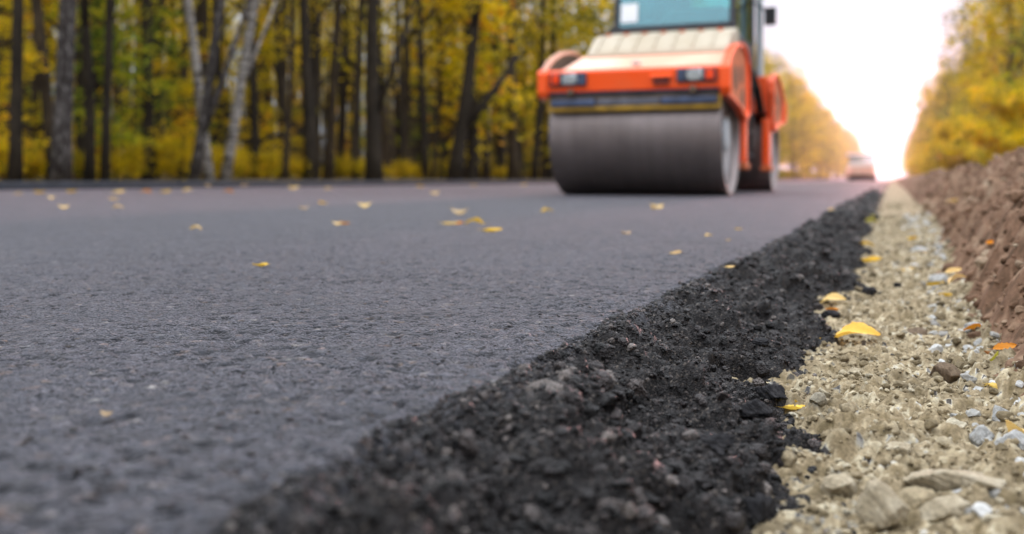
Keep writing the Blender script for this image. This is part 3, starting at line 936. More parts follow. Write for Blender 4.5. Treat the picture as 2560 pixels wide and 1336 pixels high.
def drum(yc):
    bm = bmesh.new()
    prof = [(-.84, .0), (-.84, .10), (-.80, .12), (-.78, .30), (-.78, R - .035), (-.835, R - .03), (-.838, R - .004), (-.832, R), (.832, R), (.838, R - .004), (.835, R - .03), (.76, R - .035), (.76, .30), (.80, .12), (.84, .10), (.84, 0)]
    shell = [p for p in prof if p[1] >= R - .036]
    lathe_x(bm, shell, 96)
    d = obj('drum', bm, STEEL, roller, smooth=False, loc=(0, yc, R))
    for p in d.data.polygons: p.use_smooth = abs(p.normal.x) < .5 and p.area > .001
    for s in (-1, 1):
        bm = bmesh.new()
        lathe_x(bm, [(s * .765, R - .034), (s * .762, .42), (s * .735, .36), (s * .735, .2), (s * .735, 0)], 64)
        obj('end_disc', bm, ENDM, d)
        bm = bmesh.new(); lathe_x(bm, [(s * .735, .17), (s * .80, .16), (s * .81, .12), (s * .81, 0)], 32)
        h = obj('hub', bm, PALE, d)
    return d


drum(0); drum(3.81)


def side_profile():
    return [(-.635, .93), (-.66, 1.0), (-.665, 1.185), (-.62, 1.235), (-.50, 1.315), (-.33, 1.395), (-.10, 1.465), (.15, 1.51), (.40, 1.525), (.62, 1.49), (.74, 1.40), (.78, 1.25), (.78, .86), (.62, .77), (.48, .79), (.10, .87), (-.30, .905)]


def frame(y0, mirror, front):
    f = -1 if mirror else 1
    prof = [(y0 + f * a, b) for a, b in side_profile()]
    cyc, czc = sum(p[0] for p in prof) / len(prof), sum(p[1] for p in prof) / len(prof)
    for s in (-1, 1):
        bm = bmesh.new()
        xa, xb = s * .862, s * .885
        prism(bm, prof, xa, xb)
        plate = obj('side_plate', bm, MUD if s < 0 else OWORN, roller)
        # the flange that runs round the plate
        bm = bmesh.new()
        n = len(prof)
        inner = []
        for i in range(n):
            (a0, b0), (a1, b1), (a2, b2) = prof[i - 1], prof[i], prof[(i + 1) % n]
            t1 = Vector((a1 - a0, b1 - b0)).normalized(); t2 = Vector((a2 - a1, b2 - b1)).normalized()
            nn = Vector((-(t1 + t2).y, (t1 + t2).x)).normalized()
            if nn.dot(Vector((cyc - a1, czc - b1))) < 0: nn = -nn
            inner.append((a1 + nn.x * .032, b1 + nn.y * .032))
        for i in range(n):
            j = (i + 1) % n
            q = [prof[i], prof[j], inner[j], inner[i]]
            x0, x1 = (s * .855, s * .905) if s < 0 else (s * .84, s * .92)
            a_ = [bm.verts.new((x0, *p)) for p in q]; b_ = [bm.verts.new((x1, *p)) for p in q]
            bm.faces.new(a_); bm.faces.new(b_)
            bm.faces.new((a_[0], a_[1], b_[1], b_[0])); bm.faces.new((a_[2], a_[3], b_[3], b_[2]))
        bmesh.ops.remove_doubles(bm, verts=bm.verts, dist=1e-4)
        obj('rim', bm, ODUST_GLARE if s < 0 else ORANGE, plate, bevel=.006)  # left rim paler, its sky reflection painted in
        # bolted covers and openings on the plate
        bm = bmesh.new()
        bm.free()
        for (ya, za, ra) in ((-.05, 1.15, .13), (.35, 1.22, .10), (.45, .98, .11)):
            bm = bmesh.new(); lathe_x(bm, [(s * .886, ra), (s * .892, ra - .01), (s * .892, 0)], 28, y0 + f * ya, za)
            obj('plate_cover', bm, MUD, plate)
        # the strut that carries the drum
        bm = bmesh.new()
        ys_ = sorted((y0 + f * .72, y0 + f * .88))
        box(bm, min(s * .78, s * .875), max(s * .78, s * .875), ys_[0], ys_[1], .34, .92)
        strut = obj('strut', bm, ORANGE, roller, bevel=.015)
        bm = bmesh.new()
        box(bm, min(s * .76, s * .90), max(s * .76, s * .90), ys_[0] - .02, ys_[1] + .02, .26, .335)
        obj('foot', bm, OWORN, strut, bevel=.02)
    for s in (-1, 1):
        bm = bmesh.new()
        prism(bm, [(y0 + f * a, b) for a, b in ((-.60, .955), (-.645, .95), (-.675, 1.0), (-.678, 1.19), (-.655, 1.222), (-.60, 1.236))], s * .832, s * .932)
        obj('corner_post', bm, ORANGE, roller, bevel=.012)
    # end panel, deck
    bm = bmesh.new()
    yq = sorted((y0 - f * .655, y0 - f * .60))
    if front:
        prism(bm, [(-.600, 1.0), (-.640, 1.004), (-.652, 1.19), (-.64, 1.215), (-.56, 1.228), (-.56, 1.0)], -.833, .833)
    else:
        box(bm, -.833, .833, yq[0], yq[1], 1.0, 1.22)
    pan = obj('front_panel' if front else 'rear_panel', bm, ORANGE, roller, bevel=.012)
    bm = bmesh.new()
    prism(bm, [(y0 - f * .555, 1.0), (y0 - f * .555, 1.229), (y0 - f * .42, 1.25), (y0 + f * .28, 1.455), (y0 + f * .74, 1.47), (y0 + f * .74, 1.0)], -.765, .83)
    obj('hood', bm, ODUST_GLARE if front else ORANGE, roller, bevel=.02)
    return pan


pan = frame(0, False, True)
frame(3.81, True, False)
# front face details
for sx, order in ((-1, -1), (1, 1)):
    cx = sx * .62
    bm = bmesh.new(); box(bm, cx - .185, cx + .185, -.672, -.640, 1.062, 1.192)
    hl = obj('headlight', bm, DARK, roller, bevel=.006)
    bm = bmesh.new()
    lc = cx - sx * .015
    pts = []
    for k in range(24):
        a = 2 * PI * k / 24
        ca, sa = math.cos(a), math.sin(a)
        pts.append((lc + .078 * math.copysign(abs(ca) ** .55, ca), 1.127 + .056 * math.copysign(abs(sa) ** .55, sa)))
    a = [bm.verts.new((x_, -.671, z_)) for x_, z_ in pts]; b = [bm.verts.new((lc + (x_ - lc) * .82, -.692, 1.127 + (z_ - 1.127) * .82)) for x_, z_ in pts]
    bm.faces.new(b)
    for k in range(24): bm.faces.new((a[k], a[(k + 1) % 24], b[(k + 1) % 24], b[k]))
    obj('lens', bm, LENS, hl)
    bm = bmesh.new(); ix = cx + sx * .125
    box(bm, ix - .037, ix + .037, -.690, -.671, 1.082, 1.175); obj('indicator', bm, AMBER, hl, bevel=.006)
    bm = bmesh.new(); ix = cx - sx * .14
    box(bm, ix - .035, ix + .035, -.680, -.671, 1.074, 1.182); obj('blank_cover', bm, BLUE, hl, bevel=.004)
    bm = bmesh.new(); tube(bm, [(cx - sx * .03, -.65, 1.0), (cx - sx * .03, -.69, 1.0)], .03, 14)
    obj('spray_nozzle', bm, MUD, roller)
bm = bmesh.new(); box(bm, .215, .365, -.668, -.644, 1.05, 1.115)
rec = obj('tow_opening', bm, m_plain('recess_shade_red', (.12, .012, .004), .7, 0, .3), roller)  # dark red block, the shade of the recess put into its colour
bm = bmesh.new(); prism(bm, [(-.645, 1.118), (-.685, 1.118), (-.685, 1.126), (-.645, 1.15)], .19, .39); obj('lip', bm, ORANGE, rec)
bm = bmesh.new(); box(bm, -.07, .01, -.36, -.27, 1.285, 1.315); obj('filler_cap', bm, PALE, roller, bevel=.01)
# scraper in front of the drum
bm = bmesh.new(); box(bm, -.845, .835, -.602, -.585, .87, .998)
scr = obj('scraper_plate', bm, MUD, roller, bevel=.004)
bm = bmesh.new(); box(bm, -.848, .84, -.628, -.597, .985, .999); obj('edge_strip', bm, BLUE, scr)
for a_, b_, m_, yy in ((-.80, -.36, BLUE, -.65), (-.345, .27, SLATE, -.63), (.285, .80, BLUE, -.65)):
    bm = bmesh.new(); box(bm, a_, b_, yy, -.604, .868, .935); obj('scraper_blade', bm, m_, scr, bevel=.01)
bm = bmesh.new(); box(bm, -.85, .84, -.630, -.572, .815, .862)
for xx in (-.85, .81): box(bm, xx, xx + .03, -.622, -.603, .863, .95)
obj('spray_bar', bm, OCHRE, scr, bevel=.008)

# cream panel of ribs before the cab
bm = bmesh.new()
prism(bm, [(.20, 1.44), (.24, 1.50), (.52, 1.69), (.90, 1.775), (1.02, 1.775), (1.02, 1.44)], -.70, .77)
cr = obj('vent_panel', bm, CREAM, roller, bevel=.03)
for k in range(7):
    xx = -.60 + k * .20
    bm = bmesh.new()
    prism(bm, [(.255, 1.505), (.235, 1.52), (.50, 1.702), (.70, 1.748), (.70, 1.73), (.52, 1.685)], xx, xx + .016)
    obj('rib', bm, CREAM, cr)
    bm = bmesh.new(); tube(bm, [(xx + .03, .62, 1.70), (xx + .03, .62, 1.735)], .032, 12); obj('bolt', bm, OWORN, cr)
# chassis between the frames
bm = bmesh.new(); box(bm, -.62, .62, .76, 3.02, .62, 1.50)
for xx in (-.70, .64): box(bm, xx, xx + .06, 1.1, 2.75, .75, 1.45)
obj('chassis', bm, DARK, roller, bevel=.02)
bm = bmesh.new()
for k in range(4): box(bm, .64, .80, 1.55, 1.95, .42 + k * .27, .45 + k * .27)
for yy in (1.53, 1.93): box(bm, .75, .79, yy, yy + .04, .40, 1.5)
obj('step_ladder', bm, BLACK, roller, bevel=.004)
bm = bmesh.new()
for q in range(3): tube(bm, [(.68 + q * .03, 2.2, 1.5), (.74 + q * .03, 2.5, 1.25), (.74 + q * .03, 2.9, 1.0), (.70, 3.3, 1.1)], .022, 8)
obj('hose', bm, BLACK, roller)
# cab
cab = obj('cab', box(box(bmesh.new(), -.63, .72, 1.0, 2.72, 1.51, 1.785), -.60, .69, 2.66, 2.72, 1.79, 2.3), DARK, roller, bevel=.02)
bm = bmesh.new(); prism(bm, [(.98, 1.79), (.98, 1.86), (1.05, 1.87), (1.10, 1.79)], -.66, .74); obj('sill', bm, DARK, cab, bevel=.008)
bm = bmesh.new(); box(bm, -.82, -.60, 1.0, 1.08, 1.795, 1.815); obj('wiper_arm', bm, BLACK, cab)
for xx, yy, tx, ty in ((-.60, 1.06, 0, .16), (.69, 1.06, 0, .16), (-.60, 2.66, 0, 0), (.69, 2.66, 0, 0)):
    bm = bmesh.new(); tube(bm, [(xx, yy, 1.79), (xx + tx, yy + ty, 3.0)], .034, 8); obj('pillar', bm, DARK, cab)
bm = bmesh.new(); prism(bm, [(1.06, 3.0), (1.0, 3.06), (1.1, 3.16), (2.7, 3.18), (2.82, 3.08), (2.76, 3.0)], -.72, .80); obj('roof', bm, PALE, cab, bevel=.03)
bm = bmesh.new(); prism(bm, [(1.075, 1.865), (1.082, 1.865), (1.232, 2.995), (1.225, 2.995)], -.565, .655); wind = obj('windscreen', bm, GLASS, cab)
bm = bmesh.new(); prism(bm, [(1.068, 1.92), (1.071, 1.92), (1.102, 2.135), (1.099, 2.135)], -.55, -.36); obj('notice', bm, PAPER, wind)
for s, xx in ((-1, -.602), (1, .692)):
    bm = bmesh.new(); prism(bm, [(1.10, 1.80), (2.62, 1.80), (2.62, 2.995), (1.25, 2.995)], xx - .003, xx + .003); obj('side_window', bm, GLASS2, cab)
bm = bmesh.new(); box(bm, -.56, .65, 2.672, 2.678, 2.31, 2.99); obj('rear_window', bm, GLASS2, cab)
bm = bmesh.new(); box(bm, -.55, .02, 1.9, 2.3, 1.9, 2.05); box(bm, -.53, 0, 2.3, 2.42, 2.05, 2.75); obj('seat', bm, SEATM, cab, bevel=.05)
bm = bmesh.new(); prism(bm, [(1.25, 1.79), (1.25, 2.02), (1.5, 2.12), (1.6, 2.05), (1.6, 1.79)], -.12, .55); obj('dashboard', bm, INTER, cab, bevel=.03)
bm = bmesh.new()
tube(bm, [(-.25, 1.4, 1.8), (-.25, 1.62, 2.2)], .03, 8)
pts = [(-.25 + .19 * math.cos(2 * PI * k / 20), 1.63 + .08 * math.sin(2 * PI * k / 20), 2.22 + .17 * math.sin(2 * PI * k / 20)) for k in range(21)]
tube(bm, pts, .016, 8); obj('steering_wheel', bm, BLACK, cab)
bm = bmesh.new(); tube(bm, [(.79, 2.62, 1.42), (.79, 2.62, 3.0)], .045, 10); tube(bm, [(.70, 2.62, 1.50), (.79, 2.62, 1.50)], .02, 8); obj('grab_rail', bm, PALE, cab)
bm = bmesh.new(); box(bm, .86, 1.0, 2.48, 2.52, 2.02, 2.24)
mr = obj('mirror', bm, BLACK, cab, bevel=.015)
bm = bmesh.new(); tube(bm, [(.70, 2.60, 2.35), (.88, 2.53, 2.2)], .012, 8); obj('mirror_arm', bm, BLACK, mr)

# ------------------------------------------------------------------ the paver far down the road
WHITE = m_plain('white_paint', (.72, .70, .68), .5, 0, .1)
pav = empty('asphalt_paver', (-2.75, 98, 0), label='distant asphalt paver with a white roof far down the road', cat='paver')
bm = bmesh.new(); box(bm, -1.22, 1.22, 1.6, 4.6, .55, 1.35); obj('body', bm, m_paint('hazed_orange_paint', (.74, .40, .28), .6, (.7, .58, .50)), pav, bevel=.04)  # orange paled, distance haze painted into the colour
for s in (-1, 1):
    bm = bmesh.new(); prism(bm, [(-.2, .45), (-.2, 1.0), (1.6, 1.25), (1.6, .45)], s * 1.0, s * 1.25); obj('hopper_wing', bm, m_paint('hazed_wing_paint', (.75, .36, .22), .6, (.7, .55, .45)), pav, bevel=.03)  # wings paled too, haze painted into their orange
    bm = bmesh.new(); prism(bm, [(1.3, .02), (1.05, .3), (1.3, .54), (4.3, .54), (4.55, .3), (4.3, .02)], s * .70, s * 1.05); obj('crawler_track', bm, BLACK, pav, bevel=.02)
    bm = bmesh.new(); tube(bm, [(s * .72, -.3, .35), (s * .72, 1.3, .35)], .1, 12); obj('push_beam', bm, DARK, pav)
bm = bmesh.new(); box(bm, -1.1, 1.1, 2.2, 4.0, 1.355, 1.75); obj('operator_deck', bm, WHITE, pav, bevel=.04)
for xx in (-1.08, 1.02):
    for yy in (2.2, 4.0):
        bm = bmesh.new(); box(bm, xx, xx + .06, yy, yy + .06, 1.76, 2.42); obj('roof_post', bm, DARK, pav)
bm = bmesh.new(); box(bm, -1.02, 1.02, 2.21, 2.22, 1.76, 2.42); obj('windscreen', bm, m_glass('grey_glass', (.55, .58, .58)), pav)
bm = bmesh.new(); box(bm, -1.28, 1.28, 1.8, 4.4, 2.425, 2.58); obj('roof', bm, WHITE, pav, bevel=.05)
bm = bmesh.new(); box(bm, -1.3, 1.3, 4.7, 5.6, .05, .6); obj('screed', bm, DARK, pav, bevel=.03)

# ------------------------------------------------------------------ trees
BARKD = m_bark('dark_bark', (.010, .008, .006), (.030, .023, .016), (.065, .052, .036))
BARKB = m_bark('brown_bark', (.016, .011, .007), (.048, .034, .021), (.10, .074, .045))
BARKM = m_bark('mottled_bark', (.012, .010, .009), (.045, .037, .033), (.36, .33, .31), (7, 7, 2.2))
BIRCH = m_birch()
FYEL = m_foliage('yellow_foliage', [(0, (.16, .15, .006)), (.3, (.42, .33, .005)), (.6, (.70, .49, .004)), (.85, (.80, .53, .006)), (1, (.66, .30, .012))])
FOLV = m_foliage('olive_foliage', [(0, (.06, .075, .008)), (.35, (.19, .18, .008)), (.65, (.44, .34, .007)), (.9, (.64, .43, .008)), (1, (.46, .20, .015))])
FBRN = m_foliage('brown_foliage', [(0, (.05, .042, .012)), (.4, (.13, .095, .02)), (.75, (.27, .19, .02)), (1, (.34, .20, .03))])
FGRN = m_foliage('green_foliage', [(0, (.06, .11, .010)), (.4, (.20, .26, .012)), (.75, (.44, .42, .012)), (1, (.62, .46, .012))])


def leaves(name, C, sig, per, size, mat, parent, flatness=1.0, seed=0):
    """leaf-sized quads spread about the clump centres C"""
    r = np.random.default_rng(seed)
    n = len(C) * per
    P = np.repeat(C, per, axis=0) + r.normal(size=(n, 3)) * np.array([sig, sig, sig * flatness])
    a = r.normal(size=(n, 3)); a[:, 2] *= .6; a /= np.linalg.norm(a, axis=1)[:, None]
    b = np.cross(a, r.normal(size=(n, 3))); b /= np.linalg.norm(b, axis=1)[:, None]
    s = size * r.uniform(.6, 1.35, n)[:, None]
    c = np.cross(a, b) * s * .12
    V = np.stack([P - a * s * .55, P + b * s * .34 + c, P + a * s * .6, P - b * s * .34 + c], 1).reshape(-1, 3)
    F = np.arange(4 * n).reshape(n, 4)
    rn = np.clip(np.repeat(r.normal(.50, .27, len(C)), per) + r.normal(0, .13, n), 0, 1)
    return mesh_np(name, V, F, mat, False, dict(rnd=np.repeat(rn, 4)), parent)


def forest_tree(name, label, cat, hgt, rad, bark, fol, seed, lean=(0, 0), crook=.25, crown_r=1.9, crown0=.45, per=16, nl=20, lsize=.15, fork=None, group=None, limbs=7):
    r = random.Random(seed)
    root = empty(name, label=label, cat=cat, group=group)
    bm = bmesh.new()
    pts, rr = [], []
    n = 16
    ph = r.uniform(0, 6)
    for i in range(n):
        t = i / (n - 1); z = hgt * t
        k = crook * math.sin(t * 5 + ph) * min(1, t * 3)
        pts.append((lean[0] * z + k, lean[1] * z + .6 * crook * math.cos(t * 4.3 + ph) - .6 * crook * math.cos(ph), z - .15))
        rr.append(rad * (1.25 if i == 0 else 1) * (1 - .82 * t) + .01)
    tube(bm, pts, rr, 10)
    tips = []
    for j in range(limbs):
        t = r.uniform(.28, .92); i = int(t * (n - 1)); p = Vector(pts[i])
        an = r.uniform(0, 2 * PI); ln = hgt * r.uniform(.10, .22) * (1.2 - t * .6)
        q = [p, p + Vector((math.cos(an) * ln * .45, math.sin(an) * ln * .45, ln * .45)), p + Vector((math.cos(an) * ln, math.sin(an) * ln, ln * 1.05))]
        tube(bm, q, [rr[i] * .5, rr[i] * .32, rr[i] * .12], 6); tips += q[1:]
    if fork:
        for (z0, dx, dy, ln, rf) in fork:
            i = min(int(z0 / hgt * (n - 1)), n - 2); p = Vector(pts[i])
            tube(bm, [p, p + Vector((dx * ln * .4, dy * ln * .4, ln * .38)), p + Vector((dx * ln, dy * ln, ln))], [rr[i] * rf, rr[i] * rf * .8, rr[i] * rf * .5], 8)
    obj('trunk', bm, bark, root, smooth=True)
    C = []
    while len(C) < nl:
        v = Vector((r.uniform(-1, 1), r.uniform(-1, 1), r.uniform(-1, 1)))
        if v.length > 1 or v.length < .25: continue
        zc = hgt * (crown0 + (1.02 - crown0) * (.5 + .5 * v.z))
        C.append((v.x * crown_r + lean[0] * zc, v.y * crown_r + lean[1] * zc, zc))
    for t_ in tips:
        C.append(tuple(t_))
    leaves('crown', np.array(C), .34, per, lsize, fol, root, .6, seed)
    return root


protos = []
for i, (h_, r_, bk, fo, cr_, c0) in enumerate([
        (14, .14, BARKD, FOLV, 1.7, .52), (16, .19, BARKD, FYEL, 2.0, .52), (12, .09, BARKB, FYEL, 1.4, .46),
        (17, .16, BARKB, FOLV, 1.9, .50), (11, .085, BARKD, FYEL, 1.2, .44), (15, .12, BARKB, FYEL, 1.6, .48), (11, .07, BARKB, FOLV, 1.1, .42)]):
    labs = ['straight dark-barked tree standing in the forest', 'thick dark-barked tree with a yellow crown in the forest', 'slim brown-barked tree with low yellow leaves in the forest',
            'tall brown-barked tree with an olive crown in the forest', 'thin dark pole-like tree with yellow leaves in the forest', 'brown-barked forest tree of middling girth, yellow leaved', 'thin brown pole-like tree with olive leaves in the forest']
    protos.append(forest_tree('forest_tree', labs[i], 'tree', h_, r_, bk, fo, 100 + i, (random.uniform(-.02, .02), random.uniform(-.02, .02)), .16, cr_, c0, group='trees of the forest beyond the kerb'))
    protos[-1].location = (-15 - i * 4.3, 9 + i * 3.9, ground_z(-15, 0))
# single trees that stand out at the edge of the wood: u of the foot, X, radius in pixels, lean along the view, bark, label
Rv = Vector((math.cos(TH), math.sin(TH), 0))
EDGE = [
    (38, -13.9, 15, .02, BARKD, 'dark straight trunk nearest the frame edge at the edge of the wood', []),
    (138, -14.2, 14, -.09, BARKB, 'brown leaning trunk that touches the big mottled trunk', []),
    (150, -13.4, 23, .035, BARKM, 'big grey mottled trunk, thickest at the edge of the wood', []),
    (262, -13.8, 10, .02, BARKD, 'slim dark trunk beyond the big mottled one', []),
    (372, -15.0, 14, -.015, BARKD, 'dark trunk midway between the mottled trunk and the birches', []),
    (524, -13.9, 11.5, -.115, BIRCH, 'white birch leaning toward the mottled trunk, crossing its twin', []),
    (482, -13.7, 12, .16, BARKM, 'greyish birch leaning across its white twin', [(1.6, .35, .15, 3.0, .8)]),
    (560, -13.8, 11.5, .17, BIRCH, 'pale birch leaning away from the crossed pair', [(3.0, .4, .1, 2.0, .45)]),
    (640, -15.5, 10, -.03, BARKD, 'thin dark trunk right behind the leaning pale birch', []),
    (700, -17.0, 11, .02, BARKB, 'brown trunk in the gap beyond the birches', []),
    (778, -14.0, 14, -.03, BARKD, 'nearly black trunk beyond the birches', []),
    (820, -16.0, 12, .05, BARKB, 'brown trunk next to the nearly black one', []),
    (935, -13.6, 20, -.01, BARKD, 'stout dark trunk half way from the birches to the roller', [(2.2, .35, .2, 3.5, .5)]),
    (885, -17, 11, .05, BARKD, 'dark trunk just behind the stout one, leaning a little', []),
    (1010, -16, 11, .02, BARKB, 'brown trunk past the stout dark one', []),
    (1062, -15, 10, -.02, BARKD, 'slim dark trunk before the leaning forked one', []),
    (1135, -13.7, 18, .12, BARKD, 'dark forked trunk leaning toward the roller', [(2.3, .75, .3, 2.6, .7)]),
    (1215, -16, 10, .0, BARKB, 'brown trunk behind the forked one', []),
    (1285, -14.0, 15, -.02, BARKB, 'brown trunk standing close to the roller', []),
    (1335, -14.5, 9, .06, BARKD, 'slim dark trunk right beside the drum', []),
]
for i, (u, Xd, wp, ln, bk, lab, fk) in enumerate(EDGE):
    p, d = at_x(u, Xd)
    rad = wp * d / FPX
    bir = bk is BIRCH
    fork = [(z0, Rv.x * a_ + b_ * .0, Rv.y * a_, l_, f_) for (z0, a_, b_, l_, f_) in fk]
    o = forest_tree('birch' if 'birch' in lab else 'forest_tree', lab, 'birch' if 'birch' in lab else 'tree', 13 + (i % 4), rad, bk, (FYEL, FOLV)[i % 2], 300 + i,
                    (Rv.x * ln, Rv.y * ln), .10, 1.6, .42, per=14, nl=14, fork=fork, limbs=5)
    o.location = (p.x, p.y, ground_z(p.x, p.y))

# the wood behind them
taken = []
cnt = 0
tries = 0
while cnt < 290 and tries < 20000:
    tries += 1
    Xd = -14.2 - 40 * random.random() ** 1.15
    u = random.uniform(-160, 1420)
    p, d = at_x(u, Xd)
    if p.y < 3 or p.y > 170: continue
    if any((p.x - a) ** 2 + (p.y - b) ** 2 < (1.15 if d < 40 else 1.6) ** 2 for a, b in taken): continue
    taken.append((p.x, p.y)); cnt += 1
    pr = protos[random.choice((0, 0, 1, 2, 3, 4, 4, 4, 5, 6, 6, 6))]
    dup(pr, (p.x, p.y, ground_z(p.x, p.y) - .05), random.uniform(0, 2 * PI), random.uniform(.85, 1.2))

# saplings and bushes with yellow leaves
def sapling(name, label, cat, hgt, spread, n, per, fol, seed, group, lsize=.085, layered=True):
    r = random.Random(seed)
    root = empty(name, label=label, cat=cat, group=group)
    bm = bmesh.new(); C = []
    tube(bm, [(0, 0, -.1), (r.uniform(-.08, .08), r.uniform(-.08, .08), hgt * .5), (r.uniform(-.15, .15), r.uniform(-.15, .15), hgt)], [.025, .018, .006], 6)
    for k in range(n):
        z = hgt * (.15 + .85 * (k + r.random()) / n) if layered else hgt * r.uniform(.1, .85)
        an = r.uniform(0, 2 * PI); ln = spread * r.uniform(.4, 1) * (1.15 - .6 * z / hgt)
        e = Vector((math.cos(an) * ln, math.sin(an) * ln, z + (.08 if layered else ln * .6)))
        tube(bm, [(0, 0, z * (1 if layered else .3)), e], [.010, .003], 5, False)
        for q in (.45, .75, 1.0): C.append((e.x * q, e.y * q, z + (e.z - z) * q))
    obj('trunk' if layered else 'stem', bm, BARKB, root)
    leaves('crown', np.array(C), .16 if layered else .13, per, lsize, fol, root, .35 if layered else .8, seed)
    return root


sp = [sapling('sapling', l_, 'sapling', h_, s_, n_, 20, f_, 500 + i, 'saplings in the forest') for i, (h_, s_, n_, f_, l_) in enumerate([
    (3.6, 1.0, 20, FYEL, 'yellow-leaved sapling with level sprays under the forest trees'), (2.6, .9, 15, FOLV, 'low olive-leaved sapling with level sprays in the forest'),
    (5.2, 1.2, 26, FYEL, 'tall yellow-leaved sapling reaching up in the forest'), (4.2, 1.1, 20, FGRN, 'green-leaved sapling among the yellow ones in the forest')])]
bu = [sapling('bush', l_, 'bush', h_, s_, n_, 18, f_, 520 + i, 'bushes along the edge of the wood', .07, False) for i, (h_, s_, n_, f_, l_) in enumerate([
    (.75, .55, 15, FYEL, 'low bright yellow bush at the edge of the wood'), (1.15, .7, 17, FYEL, 'taller yellow bush at the edge of the wood'), (.6, .6, 15, FOLV, 'low olive and yellow bush at the edge of the wood')])]
first = set()
SAP = [(20, -16, 2), (215, -15.5, 3), (195, -17.5, 2), (290, -14.8, 3), (330, -15.5, 3), (420, -16, 3), (455, -15, 0), (75, -18, 2), (5, -14.6, 0), (640, -16, 0), (670, -18, 2), (400, -19, 3),
       (730, -20, 2), (860, -22, 0), (1045, -16.5, 3), (1230, -19, 2), (1310, -17, 0), (1380, -18, 2), (1330, -22, 2), (1420, -15, 2), (1470, -15, 2), (1440, -17, 0), (1520, -15.5, 2),
       (1490, -18, 2), (110, -22, 2), (300, -22, 2), (520, -21, 2), (250, -26, 2), (905, -25, 3), (1140, -27, 2)]
for (u, Xd, k) in SAP:
    p, d = at_x(u, Xd)
    loc = (p.x, p.y, ground_z(p.x, p.y) - .03)
    if k not in first:
        first.add(k); sp[k].location = loc
    else: dup(sp[k], loc, random.uniform(0, 6), random.uniform(.8, 1.25))
if 1 not in first: sp[1].location = (*at_x(560, -17)[0][:2], .1)
fb = set()
for q in range(58):
    u = -30 + q * 26 + random.uniform(-20, 20)
    Xd = random.choice((-14.6, -15.4, -16.5, -18, -20)) + random.uniform(-.4, .4)
    p, d = at_x(u, Xd)
    k = random.choice((0, 0, 1, 2))
    loc = (p.x, p.y, ground_z(p.x, p.y) - .05)
    if k not in fb:
        fb.add(k); bu[k].location = loc
    else: dup(bu[k], loc, random.uniform(0, 6), random.uniform(.6, 1.1) * (1 if u < 700 else .8))

# trees along both sides farther down the road
def road_tree(label, hgt, cr_, fol, seed, group, nl=150, per=26, lsize=.24):
    r = random.Random(seed)
    root = empty('roadside_tree', label=label, cat='tree', group=group)
    bm = bmesh.new()
    pts = [(.15 * math.sin(i * .9 + seed), .15 * math.cos(i * 1.1 + seed), hgt * i / 9 - .2) for i in range(10)]
    rr = [.22 * (1 - .85 * i / 9) for i in range(10)]
    tube(bm, pts, rr, 8)
    C = []
    for j in range(16):
        t = r.uniform(.15, .9); i = int(t * 9); p = Vector(pts[i]); an = r.uniform(0, 2 * PI); ln = cr_ * r.uniform(.6, 1.0) * (1.1 - .5 * t)
        e = p + Vector((math.cos(an) * ln, math.sin(an) * ln, ln * r.uniform(.2, .8)))
        tube(bm, [p, (p + e) / 2 + Vector((0, 0, .2)), e], [rr[i] * .45, rr[i] * .3, .02], 6)
    obj('trunk', bm, BARKD, root)
    while len(C) < nl:
        v = Vector((r.uniform(-1, 1), r.uniform(-1, 1), r.uniform(-1, 1)))
        if v.length > 1 or v.length < .3: continue
        wob = 1 + .34 * math.sin(3 * math.atan2(v.y, v.x) + seed + 4 * v.z)
        t = .5 + .5 * v.z
        wz = (1.0 - .25 * abs(v.z)) * wob
        wz *= 1.12 - .5 * t * t
        keep = vnoise(np.array(v.x * 2.2 + seed), np.array(v.z * 3.1 + v.y * 2.2), seed)
        if keep < -.14: continue
        C.append((v.x * cr_ * wz, v.y * cr_ * wz, hgt * (.05 + .97 * t)))
    leaves('crown', np.array(C), .42, per, lsize, fol, root, .7, seed)
    return root


GR = 'trees along the right side of the road'; GL = 'trees along the far left side of the road'
rt = [road_tree('yellow-leaved roadside tree behind the soil bank', 13, 3.0, FYEL, 700, GR, 135), road_tree('olive-leaved roadside tree behind the soil bank', 14.5, 2.8, FOLV, 701, GR, 125),
      road_tree('green-leaved roadside tree behind the soil bank', 10, 2.7, FGRN, 702, GR, 125), road_tree('thin brownish roadside tree behind the soil bank', 12, 2.4, FBRN, 703, GR, 95),
      road_tree('low golden roadside tree behind the soil bank', 7.5, 2.6, FYEL, 704, GR, 105)]
lt = [road_tree('tall yellow tree lining the road beyond the roller', 14, 3.0, FYEL, 710, GL), road_tree('tall olive tree lining the road beyond the roller', 15, 3.2, FOLV, 711, GL)]
spots = []
yy = 41.0
while yy < 420:
    spots.append((7.2 + random.uniform(-1.0, 1.0) + (1.2 if yy < 64 else 0) - (.8 if yy > 120 else 0), yy)); yy += random.uniform(4.5, 7.5) * (1 if yy < 200 else 1.8)
yy = 45.0
while yy < 200:
    spots.append((10.5 + random.uniform(-1, 1.5), yy)); yy += random.uniform(6, 9)
rset = set()
for i, (x_, y_) in enumerate(spots):
    k = (1, 3, 2, 4, 0, 1, 3, 1, 2)[i % 9]
    loc = (x_, y_, .1)
    if k not in rset:
        rset.add(k); rt[k].location = loc
    else: dup(rt[k], loc, random.uniform(0, 6), random.uniform(.78, 1.22))
# the road and its trees go on behind the camera too
yy = -8.0
while yy > -90:
    dup(lt[int(-yy) % 2], (-15.5 + random.uniform(-1, 1), yy, .1), random.uniform(0, 6), random.uniform(.9, 1.1), label='tree lining the road behind the viewpoint', group='trees behind the viewpoint')
    dup(rt[int(-yy) % 5], (7.5 + random.uniform(-1, 1), yy, .1), random.uniform(0, 6), random.uniform(.9, 1.1), label='tree lining the road behind the viewpoint', group='trees behind the viewpoint')
    yy -= random.uniform(5, 7)
